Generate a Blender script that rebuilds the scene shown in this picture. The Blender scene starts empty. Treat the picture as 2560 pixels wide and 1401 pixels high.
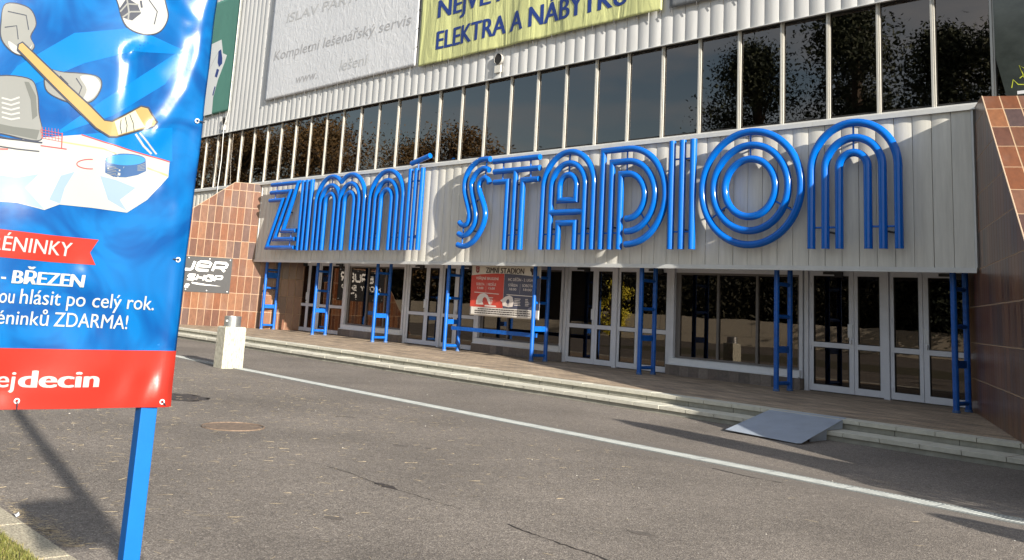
import bpy, bmesh, math, random
import numpy as np
from math import sin, cos, pi, sqrt, atan2, radians
from mathutils import Vector, Matrix
random.seed(7)
S = bpy.context.scene
COL = S.collection

# ------------------------------------------------------------------ camera
CF, CCX, CCY = 2406.6, 1205.46, 325.48            # focal length and principal point, in pixels of a 2560 wide frame
YAW, PITCH, ROLL = -0.85858, 0.178544, 0.0607914
CPOS = Vector((5.7325, -18.8506, 1.486))
_fw = Vector((sin(YAW)*cos(PITCH), cos(YAW)*cos(PITCH), sin(PITCH)))
_r = Vector((cos(YAW), -sin(YAW), 0)); _u = _r.cross(_fw)
_r2 = _r*cos(ROLL) + _u*sin(ROLL); _u2 = -_r*sin(ROLL) + _u*cos(ROLL)
cam = bpy.data.cameras.new('camera'); co = bpy.data.objects.new('camera', cam); COL.objects.link(co)
M = Matrix((( _r2.x, _u2.x, -_fw.x, CPOS.x), (_r2.y, _u2.y, -_fw.y, CPOS.y), (_r2.z, _u2.z, -_fw.z, CPOS.z), (0,0,0,1)))
co.matrix_world = M
cam.sensor_width = 36; cam.lens = CF/2560*36
cam.shift_x = (1280-CCX)/2560; cam.shift_y = (CCY-700.5)/2560
cam.clip_start = 0.05; cam.clip_end = 3000
S.camera = co

# ------------------------------------------------------------------ sky, sun, exposure
SUN = Vector((5.2, -1.0, 1.73)).normalized()
w = bpy.data.worlds.new('World'); S.world = w; w.use_nodes = True
nt = w.node_tree; bg = nt.nodes['Background']
sky = nt.nodes.new('ShaderNodeTexSky'); sky.sky_type = 'NISHITA'; sky.sun_disc = False
sky.sun_elevation = math.asin(SUN.z); sky.sun_rotation = atan2(SUN.x, SUN.y)
sky.air_density = 1.0; sky.dust_density = 1.0
tc = nt.nodes.new('ShaderNodeTexCoord'); mp = nt.nodes.new('ShaderNodeMapping'); mp.inputs['Scale'].default_value = (1.6, 1.6, 5)
cn = nt.nodes.new('ShaderNodeTexNoise'); cn.inputs['Scale'].default_value = 2.2; cn.inputs['Detail'].default_value = 7
cr = nt.nodes.new('ShaderNodeValToRGB'); cr.color_ramp.elements[0].position = .40; cr.color_ramp.elements[1].position = .66
mx = nt.nodes.new('ShaderNodeMix'); mx.data_type = 'RGBA'
nt.links.new(tc.outputs['Generated'], mp.inputs[0]); nt.links.new(mp.outputs[0], cn.inputs[0]); nt.links.new(cn.outputs['Fac'], cr.inputs[0])
nt.links.new(cr.outputs[0], mx.inputs['Factor']); nt.links.new(sky.outputs[0], mx.inputs[6]); mx.inputs[7].default_value = (4.6, 4.6, 4.7, 1)
nt.links.new(mx.outputs[2], bg.inputs[0]); bg.inputs[1].default_value = 0.080
sl = bpy.data.lights.new('sun', 'SUN'); sl.energy = 4.9; sl.angle = radians(.5); sl.color = (1, .94, .84)
so = bpy.data.objects.new('sun', sl); COL.objects.link(so); so.rotation_euler = (-SUN).to_track_quat('-Z', 'Y').to_euler()
S.view_settings.view_transform = 'Standard'; S.view_settings.look = 'None'; S.view_settings.gamma = 1
S.view_settings.exposure = 1.30
S.render.resolution_x = 1024; S.render.resolution_y = 560

# ------------------------------------------------------------------ materials
def srgb(r, g, b):
    f = lambda c: c/12.92 if c <= .04045 else ((c+.055)/1.055)**2.4
    return (f(r/255), f(g/255), f(b/255), 1)
def mat(name, col, rough=.6, metal=0, spec=.5, noise=0, nscale=8, bump=0, bscale=40, coat=0, nstretch=(1, 1, 1), emit=None):
    m = bpy.data.materials.new(name); m.use_nodes = True; t = m.node_tree; b = t.nodes['Principled BSDF']
    b.inputs['Base Color'].default_value = col if len(col) == 4 else (*col, 1)
    b.inputs['Roughness'].default_value = rough; b.inputs['Metallic'].default_value = metal
    b.inputs['Specular IOR Level'].default_value = spec
    if coat: b.inputs['Coat Weight'].default_value = coat; b.inputs['Coat Roughness'].default_value = .08
    tcn = t.nodes.new('ShaderNodeTexCoord'); mpn = t.nodes.new('ShaderNodeMapping'); mpn.inputs['Scale'].default_value = nstretch
    t.links.new(tcn.outputs['Object'], mpn.inputs[0])
    if noise:
        n = t.nodes.new('ShaderNodeTexNoise'); n.inputs['Scale'].default_value = nscale; n.inputs['Detail'].default_value = 8; n.inputs['Roughness'].default_value = .65
        t.links.new(mpn.outputs[0], n.inputs[0])
        mr = t.nodes.new('ShaderNodeMapRange'); mr.inputs[1].default_value = .25; mr.inputs[2].default_value = .75
        mr.inputs[3].default_value = 1-noise; mr.inputs[4].default_value = 1+noise*.6
        t.links.new(n.outputs['Fac'], mr.inputs[0])
        mm = t.nodes.new('ShaderNodeMix'); mm.data_type = 'RGBA'; mm.blend_type = 'MULTIPLY'; mm.inputs['Factor'].default_value = 1
        mm.inputs[6].default_value = b.inputs['Base Color'].default_value
        t.links.new(mr.outputs[0], mm.inputs[7]); t.links.new(mm.outputs[2], b.inputs['Base Color'])
    if bump:
        n2 = t.nodes.new('ShaderNodeTexNoise'); n2.inputs['Scale'].default_value = bscale; n2.inputs['Detail'].default_value = 6
        t.links.new(mpn.outputs[0], n2.inputs[0])
        bp_ = t.nodes.new('ShaderNodeBump'); bp_.inputs['Strength'].default_value = bump; bp_.inputs['Distance'].default_value = .01
        t.links.new(n2.outputs['Fac'], bp_.inputs['Height']); t.links.new(bp_.outputs[0], b.inputs['Normal'])
    return m
def math_node(t, op, a, b=None, c=None):
    n = t.nodes.new('ShaderNodeMath'); n.operation = op
    for i, v in enumerate((a, b, c)):
        if v is None: continue
        if isinstance(v, (int, float)): n.inputs[i].default_value = v
        else: t.links.new(v, n.inputs[i])
    return n.outputs[0]

def tile_mat(name, stops, joint, jw=.035, jh=.014, rough=.28):
    """glazed wall tiles: UV runs in whole tiles; every tile takes its own tone"""
    m = bpy.data.materials.new(name); m.use_nodes = True; t = m.node_tree; b = t.nodes['Principled BSDF']
    uv = t.nodes.new('ShaderNodeUVMap'); sp = t.nodes.new('ShaderNodeSeparateXYZ'); t.links.new(uv.outputs[0], sp.inputs[0])
    wob = t.nodes.new('ShaderNodeTexNoise'); wob.inputs['Scale'].default_value = 1.7; t.links.new(uv.outputs[0], wob.inputs[0])
    wo = math_node(t, 'MULTIPLY_ADD', wob.outputs['Fac'], .03, -.015)
    U = math_node(t, 'ADD', sp.outputs[0], wo); V = math_node(t, 'ADD', sp.outputs[1], wo)
    fu = math_node(t, 'FLOOR', U); fv = math_node(t, 'FLOOR', V)
    cu = t.nodes.new('ShaderNodeCombineXYZ'); t.links.new(fu, cu.inputs[0]); t.links.new(fv, cu.inputs[1])
    wn = t.nodes.new('ShaderNodeTexWhiteNoise'); wn.noise_dimensions = '2D'; t.links.new(cu.outputs[0], wn.inputs[0])
    ramp = t.nodes.new('ShaderNodeValToRGB'); el = ramp.color_ramp.elements
    ramp.color_ramp.interpolation = 'LINEAR'
    el[0].position, el[0].color = stops[0][0], stops[0][1]; el[1].position, el[1].color = stops[1][0], stops[1][1]
    for p_, c_ in stops[2:]: e_ = el.new(p_); e_.color = c_
    t.links.new(wn.outputs['Value'], ramp.inputs[0])
    nz = t.nodes.new('ShaderNodeTexNoise'); nz.inputs['Scale'].default_value = 3; nz.inputs['Detail'].default_value = 9; nz.inputs['Roughness'].default_value = .7
    t.links.new(uv.outputs[0], nz.inputs[0])
    mr = t.nodes.new('ShaderNodeMapRange'); mr.inputs[1].default_value = .3; mr.inputs[2].default_value = .7; mr.inputs[3].default_value = .72; mr.inputs[4].default_value = 1.25
    t.links.new(nz.outputs['Fac'], mr.inputs[0])
    mul = t.nodes.new('ShaderNodeMix'); mul.data_type = 'RGBA'; mul.blend_type = 'MULTIPLY'; mul.inputs['Factor'].default_value = 1
    t.links.new(ramp.outputs[0], mul.inputs[6]); t.links.new(mr.outputs[0], mul.inputs[7])
    # pale lime bloom in patches
    bl = t.nodes.new('ShaderNodeTexNoise'); bl.inputs['Scale'].default_value = .55; bl.inputs['Detail'].default_value = 4; t.links.new(uv.outputs[0], bl.inputs[0])
    blr = t.nodes.new('ShaderNodeMapRange'); blr.inputs[1].default_value = .55; blr.inputs[2].default_value = .75; blr.inputs[4].default_value = .45
    t.links.new(bl.outputs['Fac'], blr.inputs[0])
    mb_ = t.nodes.new('ShaderNodeMix'); mb_.data_type = 'RGBA'; t.links.new(blr.outputs[0], mb_.inputs['Factor']); t.links.new(mul.outputs[2], mb_.inputs[6])
    mb_.inputs[7].default_value = (.16, .105, .085, 1)
    du = math_node(t, 'SUBTRACT', .5, math_node(t, 'ABSOLUTE', math_node(t, 'SUBTRACT', math_node(t, 'FRACT', U), .5)))
    dv = math_node(t, 'SUBTRACT', .5, math_node(t, 'ABSOLUTE', math_node(t, 'SUBTRACT', math_node(t, 'FRACT', V), .5)))
    ju = math_node(t, 'LESS_THAN', du, jw); jv = math_node(t, 'LESS_THAN', dv, jh)
    j = math_node(t, 'MAXIMUM', ju, jv)
    mj = t.nodes.new('ShaderNodeMix'); mj.data_type = 'RGBA'; t.links.new(j, mj.inputs['Factor']); t.links.new(mb_.outputs[2], mj.inputs[6]); mj.inputs[7].default_value = joint
    t.links.new(mj.outputs[2], b.inputs['Base Color'])
    t.links.new(math_node(t, 'MULTIPLY_ADD', j, .6, rough), b.inputs['Roughness'])
    edge = math_node(t, 'MINIMUM', math_node(t, 'MULTIPLY', du, 1/(jw*1.6)), math_node(t, 'MULTIPLY', dv, 1/(jh*1.6)))
    h = math_node(t, 'ADD', math_node(t, 'MINIMUM', edge, 1), math_node(t, 'MULTIPLY', nz.outputs['Fac'], .25))
    bp_ = t.nodes.new('ShaderNodeBump'); bp_.inputs['Strength'].default_value = .5; bp_.inputs['Distance'].default_value = .008
    t.links.new(h, bp_.inputs['Height']); t.links.new(bp_.outputs[0], b.inputs['Normal'])
    return m

def glass_mat(name, tint=(.30, .28, .26), ior=1.75, rough=.0, gcol=(.92, .82, .74, 1)):
    m = bpy.data.materials.new(name); m.use_nodes = True; t = m.node_tree
    t.nodes.remove(t.nodes['Principled BSDF']); out = t.nodes['Material Output']
    fr = t.nodes.new('ShaderNodeFresnel'); fr.inputs[0].default_value = ior
    tr = t.nodes.new('ShaderNodeBsdfTransparent'); tr.inputs[0].default_value = (*tint, 1)
    gl = t.nodes.new('ShaderNodeBsdfGlossy'); gl.inputs['Roughness'].default_value = rough; gl.inputs['Color'].default_value = gcol
    n = t.nodes.new('ShaderNodeTexNoise'); n.inputs['Scale'].default_value = .9; tcn = t.nodes.new('ShaderNodeTexCoord'); t.links.new(tcn.outputs['Object'], n.inputs[0])
    b = t.nodes.new('ShaderNodeBump'); b.inputs['Strength'].default_value = .25; b.inputs['Distance'].default_value = .004
    t.links.new(n.outputs['Fac'], b.inputs['Height']); t.links.new(b.outputs[0], gl.inputs['Normal'])
    mxs = t.nodes.new('ShaderNodeMixShader'); t.links.new(fr.outputs[0], mxs.inputs[0]); t.links.new(tr.outputs[0], mxs.inputs[1]); t.links.new(gl.outputs[0], mxs.inputs[2])
    t.links.new(mxs.outputs[0], out.inputs[0]); return m

def asphalt_mat():
    m = bpy.data.materials.new('asphalt'); m.use_nodes = True; t = m.node_tree; b = t.nodes['Principled BSDF']
    tcn = t.nodes.new('ShaderNodeTexCoord')
    def nz(scale, det=6, rgh=.6):
        n = t.nodes.new('ShaderNodeTexNoise'); n.inputs['Scale'].default_value = scale; n.inputs['Detail'].default_value = det; n.inputs['Roughness'].default_value = rgh
        t.links.new(tcn.outputs['Object'], n.inputs[0]); return n.outputs['Fac']
    vo = t.nodes.new('ShaderNodeTexVoronoi'); vo.inputs['Scale'].default_value = 100; t.links.new(tcn.outputs['Object'], vo.inputs[0])
    sp = t.nodes.new('ShaderNodeSeparateColor'); t.links.new(vo.outputs['Color'], sp.inputs[0])
    r = t.nodes.new('ShaderNodeValToRGB'); e = r.color_ramp.elements
    e[0].position, e[0].color = 0, (.092, .078, .067, 1); e[1].position, e[1].color = 1, (.30, .265, .225, 1)
    x = e.new(.45); x.color = (.145, .124, .107, 1); x = e.new(.85); x.color = (.205, .178, .150, 1)
    t.links.new(sp.outputs[0], r.inputs[0])
    big = t.nodes.new('ShaderNodeMapRange'); big.inputs[1].default_value = .3; big.inputs[2].default_value = .7; big.inputs[3].default_value = .78; big.inputs[4].default_value = 1.2
    t.links.new(nz(.5, 7, .6), big.inputs[0])
    mid = t.nodes.new('ShaderNodeMapRange'); mid.inputs[1].default_value = .3; mid.inputs[2].default_value = .7; mid.inputs[3].default_value = .8; mid.inputs[4].default_value = 1.2
    t.links.new(nz(14, 5, .7), mid.inputs[0])
    mm = t.nodes.new('ShaderNodeMix'); mm.data_type = 'RGBA'; mm.blend_type = 'MULTIPLY'; mm.inputs['Factor'].default_value = 1
    t.links.new(r.outputs[0], mm.inputs[6]); t.links.new(math_node(t, 'MULTIPLY', big.outputs[0], mid.outputs[0]), mm.inputs[7])
    # smoother, slightly lighter trench fill beside the drain
    sx = t.nodes.new('ShaderNodeSeparateXYZ'); t.links.new(tcn.outputs['Object'], sx.inputs[0])
    line = math_node(t, 'ABSOLUTE', math_node(t, 'ADD', math_node(t, 'MULTIPLY_ADD', sx.outputs[0], .0132, 8.176), sx.outputs[1]))
    wv = math_node(t, 'MULTIPLY_ADD', nz(2.5), .16, -.08)
    band = math_node(t, 'LESS_THAN', math_node(t, 'ADD', line, wv), .50)
    mt = t.nodes.new('ShaderNodeMix'); mt.data_type = 'RGBA'; t.links.new(math_node(t, 'MULTIPLY', band, .65), mt.inputs['Factor']); t.links.new(mm.outputs[2], mt.inputs[6]); mt.inputs[7].default_value = (.145, .127, .111, 1)
    t.links.new(mt.outputs[2], b.inputs['Base Color']); b.inputs['Roughness'].default_value = .85; b.inputs['Specular IOR Level'].default_value = .3
    bp_ = t.nodes.new('ShaderNodeBump'); bp_.inputs['Strength'].default_value = .6; bp_.inputs['Distance'].default_value = .006
    t.links.new(math_node(t, 'ADD', vo.outputs['Distance'], nz(30)), bp_.inputs['Height']); t.links.new(bp_.outputs[0], b.inputs['Normal'])
    return m

m_asphalt = asphalt_mat()
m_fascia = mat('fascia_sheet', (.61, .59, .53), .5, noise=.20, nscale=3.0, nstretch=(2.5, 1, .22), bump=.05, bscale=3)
m_clad = mat('cladding_sheet', (.54, .54, .53), .45, noise=.18, nscale=2.5, nstretch=(2.5, 1, .2))
m_trim = mat('trim_metal', (.62, .62, .60), .4, metal=.25, noise=.08, nscale=4)
m_mull = mat('mullion_metal', (.52, .50, .45), .38, metal=.35, noise=.06)
m_dark = mat('dark_void', (.012, .011, .010), .8)
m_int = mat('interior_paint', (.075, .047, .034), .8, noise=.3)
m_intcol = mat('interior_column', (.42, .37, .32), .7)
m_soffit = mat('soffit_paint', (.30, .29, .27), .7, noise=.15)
m_alu = mat('door_aluminium', (.66, .67, .71), .42, metal=.08, noise=.10, nscale=3)
m_white = mat('white_metal', (.70, .71, .72), .4, noise=.06)
m_glass = glass_mat('window_glass', (.40, .36, .32), 2.3)
m_dglass = glass_mat('door_glass', (.24, .22, .20), 1.9)
m_blue = mat('blue_paint', (.0, .105, .46), .20, spec=.35, noise=.10, nscale=5, coat=.15)
m_blue2 = mat('blue_frame_paint', (.0, .098, .43), .42, noise=.40, nscale=11)
m_bluepost = mat('blue_post_paint', (.0, .098, .36), .4, spec=.3, noise=.08, nscale=9)
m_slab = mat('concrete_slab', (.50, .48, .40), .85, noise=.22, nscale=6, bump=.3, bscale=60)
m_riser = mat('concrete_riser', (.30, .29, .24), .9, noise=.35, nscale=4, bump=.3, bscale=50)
m_conc = mat('rough_concrete', (.42, .37, .27), .9, noise=.8, nscale=34, nstretch=(1,2.2,1), bump=1, bscale=55)
m_bollard = mat('pebbled_concrete', (.43, .41, .33), .9, noise=.75, nscale=34, nstretch=(1, 1, .25), bump=.6, bscale=70)
m_steel = mat('brushed_steel', (.60, .62, .63), .28, metal=.9, noise=.12, nscale=6, nstretch=(1, 1, 6))
m_grate = mat('galvanised_grate', (.29, .305, .295), .55, metal=.05, noise=.3, nscale=6)
m_black = mat('black_plastic', (.02, .02, .022), .5)
m_rust = mat('rusty_iron', (.165, .115, .08), .85, noise=.6, nscale=14, bump=.5, bscale=40)
orange = tile_mat('glazed_tiles', [(0, (.058, .030, .026, 1)), (.25, (.098, .034, .016, 1)), (.5, (.140, .044, .014, 1)), (.7, (.088, .044, .030, 1)), (.86, (.175, .072, .032, 1)), (1, (.058, .037, .036, 1))], (.31, .21, .13, 1))
m_clinker = tile_mat('plinth_tiles', [(0, (.10, .085, .075, 1)), (.5, (.15, .12, .10, 1)), (1, (.20, .165, .14, 1))], (.12, .11, .10, 1), jw=.02, jh=.02, rough=.6)

def paving_mat():
    m = bpy.data.materials.new('brick_paving'); m.use_nodes = True; t = m.node_tree; b = t.nodes['Principled BSDF']
    tcn = t.nodes.new('ShaderNodeTexCoord'); br = t.nodes.new('ShaderNodeTexBrick'); t.links.new(tcn.outputs['Object'], br.inputs[0])
    br.inputs['Scale'].default_value = 1; br.inputs['Brick Width'].default_value = .25; br.inputs['Row Height'].default_value = .12; br.inputs['Mortar Size'].default_value = .006
    br.inputs['Color1'].default_value = (.36, .27, .18, 1); br.inputs['Color2'].default_value = (.25, .185, .125, 1); br.inputs['Mortar'].default_value = (.12, .10, .08, 1)
    n = t.nodes.new('ShaderNodeTexNoise'); n.inputs['Scale'].default_value = 1.6; n.inputs['Detail'].default_value = 8; mpn = t.nodes.new('ShaderNodeMapping'); mpn.inputs['Scale'].default_value = (.6, 1.6, 1)
    t.links.new(tcn.outputs['Object'], mpn.inputs[0]); t.links.new(mpn.outputs[0], n.inputs[0])
    mr = t.nodes.new('ShaderNodeMapRange'); mr.inputs[1].default_value = .3; mr.inputs[2].default_value = .7; mr.inputs[3].default_value = .62; mr.inputs[4].default_value = 1.35; t.links.new(n.outputs['Fac'], mr.inputs[0])
    mm = t.nodes.new('ShaderNodeMix'); mm.data_type = 'RGBA'; mm.blend_type = 'MULTIPLY'; mm.inputs['Factor'].default_value = 1
    t.links.new(br.outputs[0], mm.inputs[6]); t.links.new(mr.outputs[0], mm.inputs[7]); t.links.new(mm.outputs[2], b.inputs['Base Color']); b.inputs['Roughness'].default_value = .85
    bp_ = t.nodes.new('ShaderNodeBump'); bp_.inputs['Strength'].default_value = .4; bp_.inputs['Distance'].default_value = .01; t.links.new(n.outputs['Fac'], bp_.inputs['Height']); t.links.new(bp_.outputs[0], b.inputs['Normal'])
    return m
m_pave = paving_mat()

def checker_plate():
    m = mat('tread_plate', (.42, .47, .54), .42, metal=.35, noise=.15, nscale=3); t = m.node_tree; b = t.nodes['Principled BSDF']
    tcn = t.nodes.new('ShaderNodeTexCoord'); sx = t.nodes.new('ShaderNodeSeparateXYZ'); t.links.new(tcn.outputs['Object'], sx.inputs[0])
    X = math_node(t, 'MULTIPLY', math_node(t, 'ADD', sx.outputs[0], math_node(t, 'MULTIPLY', sx.outputs[2], .3)), 28); Y = math_node(t, 'MULTIPLY', math_node(t, 'ADD', sx.outputs[1], sx.outputs[2]), 28)
    par = math_node(t, 'MODULO', math_node(t, 'ABSOLUTE', math_node(t, 'ADD', math_node(t, 'FLOOR', X), math_node(t, 'FLOOR', Y))), 2)
    fx = math_node(t, 'SUBTRACT', math_node(t, 'FRACT', X), .5); fy = math_node(t, 'SUBTRACT', math_node(t, 'FRACT', Y), .5)
    p1 = math_node(t, 'ADD', fx, fy); p2 = math_node(t, 'SUBTRACT', fx, fy)
    a1 = math_node(t, 'LESS_THAN', math_node(t, 'ADD', math_node(t, 'ABSOLUTE', p1), math_node(t, 'MULTIPLY', math_node(t, 'ABSOLUTE', p2), .25)), .2)
    a2 = math_node(t, 'LESS_THAN', math_node(t, 'ADD', math_node(t, 'ABSOLUTE', p2), math_node(t, 'MULTIPLY', math_node(t, 'ABSOLUTE', p1), .25)), .2)
    h = math_node(t, 'ADD', math_node(t, 'MULTIPLY', a1, par), math_node(t, 'MULTIPLY', a2, math_node(t, 'SUBTRACT', 1, par)))
    bp_ = t.nodes.new('ShaderNodeBump'); bp_.inputs['Strength'].default_value = 1; bp_.inputs['Distance'].default_value = .006
    t.links.new(h, bp_.inputs['Height']); t.links.new(bp_.outputs[0], b.inputs['Normal']); return m
m_plate = checker_plate()

# ------------------------------------------------------------------ mesh helpers
class MB:
    def __init__(s): s.v = []; s.f = []; s.uv = []; s.mi = []
    def add(s, vs, fs, uvs=None, mi=0):
        o = len(s.v); s.v += [tuple(x) for x in vs]
        for k, f in enumerate(fs):
            s.f.append(tuple(o+i for i in f)); s.uv.append(uvs[k] if uvs else None); s.mi.append(mi)
    def box(s, x0, x1, y0, y1, z0, z1, mi=0):
        v = [(x0,y0,z0),(x1,y0,z0),(x1,y1,z0),(x0,y1,z0),(x0,y0,z1),(x1,y0,z1),(x1,y1,z1),(x0,y1,z1)]
        s.add(v, [(0,3,2,1),(4,5,6,7),(0,1,5,4),(1,2,6,5),(2,3,7,6),(3,0,4,7)], mi=mi)
    def tube(s, pts, r, n=10, closed=False, caps=True, mi=0):
        pts = [Vector(p) for p in pts]; N = len(pts); rings = []
        prev = None
        for i in range(N):
            a = pts[i-1] if (i > 0 or closed) else None; c = pts[(i+1) % N] if (i < N-1 or closed) else None
            d1 = (pts[i]-a).normalized() if a is not None else None; d2 = (c-pts[i]).normalized() if c is not None else None
            if d1 is None: d1 = d2
            if d2 is None: d2 = d1
            t = (d1+d2).normalized(); k = 1/max(.35, t.dot(d1))
            if prev is None:
                ref = Vector((0, 1, 0)) if abs(t.y) < .9 else Vector((1, 0, 0))
                bn = (ref - t*ref.dot(t)).normalized()
            else: bn = (prev - t*prev.dot(t)).normalized()
            prev = bn; nn = t.cross(bn)
            # miter: stretch along the in-plane bend direction
            bend = (d2-d1); ring = []
            bd = bend.normalized() if bend.length > 1e-6 else nn
            for j in range(n):
                a_ = 2*pi*j/n; off = bn*cos(a_)*r + nn*sin(a_)*r
                off += bd*(off.dot(bd))*(k-1); ring.append(pts[i]+off)
            rings.append(ring)
        o = len(s.v)
        for rg in rings: s.v += [tuple(x) for x in rg]
        for i in range(N if closed else N-1):
            for j in range(n):
                a = o+i*n+j; b = o+i*n+(j+1) % n; c = o+((i+1) % N)*n+(j+1) % n; d = o+((i+1) % N)*n+j
                s.f.append((a, b, c, d)); s.uv.append(None); s.mi.append(mi)
        if caps and not closed:
            s.f.append(tuple(o+j for j in range(n))[::-1]); s.uv.append(None); s.mi.append(mi)
            s.f.append(tuple(o+(N-1)*n+j for j in range(n))); s.uv.append(None); s.mi.append(mi)
    def build(s, name, mats, parent=None, smooth=False, bevel=0):
        me = bpy.data.meshes.new(name); me.from_pydata(s.v, [], s.f)
        for m_ in (mats if isinstance(mats, (list, tuple)) else [mats]): me.materials.append(m_)
        if any(s.uv):
            ul = me.uv_layers.new(name='UVMap')
            for p_, u_ in zip(me.polygons, s.uv):
                if u_:
                    for li, q in zip(p_.loop_indices, u_): ul.data[li].uv = q
        for p_, k in zip(me.polygons, s.mi): p_.material_index = k
        bm = bmesh.new(); bm.from_mesh(me); bmesh.ops.recalc_face_normals(bm, faces=bm.faces); bm.to_mesh(me); bm.free()
        o = bpy.data.objects.new(name, me); COL.objects.link(o)
        if parent: o.parent = parent
        if smooth:
            for p_ in me.polygons: p_.use_smooth = True
            try:
                me.set_sharp_from_angle(angle=radians(40))
            except Exception: pass
        if bevel:
            md = o.modifiers.new('bevel', 'BEVEL'); md.width = bevel; md.segments = 2; md.limit_method = 'ANGLE'
        return o
def tag(o, label=None, cat=None, group=None, kind=None):
    for k, v in (('label', label), ('category', cat), ('group', group), ('kind', kind)):
        if v: o[k] = v
    return o
def empty(name, loc=(0, 0, 0), **k):
    o = bpy.data.objects.new(name, None); COL.objects.link(o); o.location = loc; o.empty_display_size = .2
    return tag(o, **k)
def struct(mb, name, mats, **k): o = mb.build(name, mats, **k); o['kind'] = 'structure'; return o
def rel(o, root):
    """keep o in place in the world under a root that is not at the origin"""
    o.parent = root; o.matrix_parent_inverse = Matrix.Translation(-root.location); return o
def copy_tree(src, offset, parent=None):
    c = src.copy(); COL.objects.link(c)
    if parent is None: c.location = src.location + Vector(offset)
    else: c.parent = parent
    for ch in list(src.children): copy_tree(ch, offset, c)
    return c

# flat artwork on a sheet: (u, v) on the sheet -> world, with the sheet's own folds
class Surf:
    def __init__(s, origin, ud, nd, disp=None, vd=Vector((0, 0, 1))):
        s.o = Vector(origin); s.u = Vector(ud).normalized(); s.n = Vector(nd).normalized(); s.vd = vd; s.disp = disp
    def pts(s, uv, off=0):
        uv = np.asarray(uv, float); d = s.disp(uv[:, 0], uv[:, 1]) if s.disp else np.zeros(len(uv))
        return (np.array(s.o)[None] + uv[:, :1]*np.array(s.u)[None] + uv[:, 1:2]*np.array(s.vd)[None] + (d+off)[:, None]*np.array(s.n)[None])
def densify(bm, step):
    xs = [v.co.x for v in bm.verts]; ys = [v.co.y for v in bm.verts]
    for ax, lo, hi in ((0, min(xs), max(xs)), (1, min(ys), max(ys))):
        k = math.ceil(lo/step)*step
        while k < hi:
            no = (1, 0, 0) if ax == 0 else (0, 1, 0); cp = (k, 0, 0) if ax == 0 else (0, k, 0)
            bmesh.ops.bisect_plane(bm, geom=bm.verts[:]+bm.edges[:]+bm.faces[:], plane_co=cp, plane_no=no, dist=1e-6); k += step
def bm_to_obj(bm, name, m, surf, off, parent, smooth=True):
    me = bpy.data.meshes.new(name); bm.to_mesh(me); bm.free()
    if len(me.vertices):
        a = np.zeros(len(me.vertices)*3); me.vertices.foreach_get('co', a); a = a.reshape(-1, 3)
        b = surf.pts(a[:, :2], off+a[:, 2]); me.vertices.foreach_set('co', b.ravel())
    me.materials.append(m); me.update()
    o = bpy.data.objects.new(name, me); COL.objects.link(o)
    if parent: o.parent = parent
    if smooth:
        for p_ in me.polygons: p_.use_smooth = True
    return o
def poly_bm(polys, step, bm=None):
    bm = bm or bmesh.new()
    for pts in polys:
        vs = [bm.verts.new((x, y, 0)) for x, y in pts]; bm.faces.new(vs)
    bmesh.ops.triangulate(bm, faces=bm.faces[:])
    if step: densify(bm, step)
    return bm
def stroke_quads(pts, wd):
    P_ = stroke_poly(pts, wd); n = len(pts)
    return [[P_[i], P_[i+1], P_[2*n-2-i], P_[2*n-1-i]] for i in range(n-1)]
def stroke_poly(pts, wd):
    L, R_ = [], []
    for i, (x, y) in enumerate(pts):
        a = pts[max(0, i-1)]; b = pts[min(len(pts)-1, i+1)]; dx, dy = b[0]-a[0], b[1]-a[1]; l = math.hypot(dx, dy) or 1
        ww = wd[i] if isinstance(wd, (list, tuple)) else wd
        L.append((x-dy/l*ww/2, y+dx/l*ww/2)); R_.append((x+dy/l*ww/2, y-dx/l*ww/2))
    return L + R_[::-1]
_txt = {}
def text_bm(string, bold=0.0, spacing=1.0):
    key = (string, bold, spacing)
    if key not in _txt:
        c = bpy.data.curves.new('t', 'FONT'); c.body = string; c.size = 1; c.offset = bold; c.space_character = spacing; c.resolution_u = 4; c.fill_mode = 'FRONT'
        o = bpy.data.objects.new('t', c); COL.objects.link(o)
        dg = bpy.context.evaluated_depsgraph_get(); me = bpy.data.meshes.new_from_object(o.evaluated_get(dg))
        bpy.data.objects.remove(o); bpy.data.curves.remove(c); _txt[key] = me
    bm = bmesh.new(); bm.from_mesh(_txt[key]); return bm
_capb = text_bm('H'); CAP = max(v.co.y for v in _capb.verts); _capb.free()
def lettering(surf, string, a, b, height, m, parent, off, bold=.01, shear=0, step=.1, name='lettering', spacing=1.0, flip=False):
    """string on a baseline from a to b (u, v), capitals 'height' tall"""
    extra = max(0, bold)*.8; bm = text_bm(string, 0.0, spacing)
    if extra:
        n_ = 3
        for k_ in range(1, n_):
            geo = bmesh.ops.duplicate(bm, geom=[g for g in bm.faces if abs(g.verts[0].co.z) < 1e-6])
            for v in [g for g in geo['geom'] if isinstance(g, bmesh.types.BMVert)]: v.co.x += extra*k_*.9; v.co.z = k_*.0005; v.co.y += (.25*extra if k_ == 1 else 0)
    xs = [v.co.x for v in bm.verts]; x0, x1 = min(xs), max(xs)
    L = math.hypot(b[0]-a[0], b[1]-a[1]); ca, sa = (b[0]-a[0])/L, (b[1]-a[1])/L; sx = L/(x1-x0); sy = height/CAP
    for v in bm.verts:
        x = (v.co.x-x0)*sx + v.co.y*sy*shear; y = v.co.y*sy
        v.co = (a[0]+x*ca-y*sa, a[1]+x*sa+y*ca, v.co.z)
    bmesh.ops.triangulate(bm, faces=bm.faces[:])
    if step: densify(bm, step)
    return bm_to_obj(bm, name, m, surf, off, parent)
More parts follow.
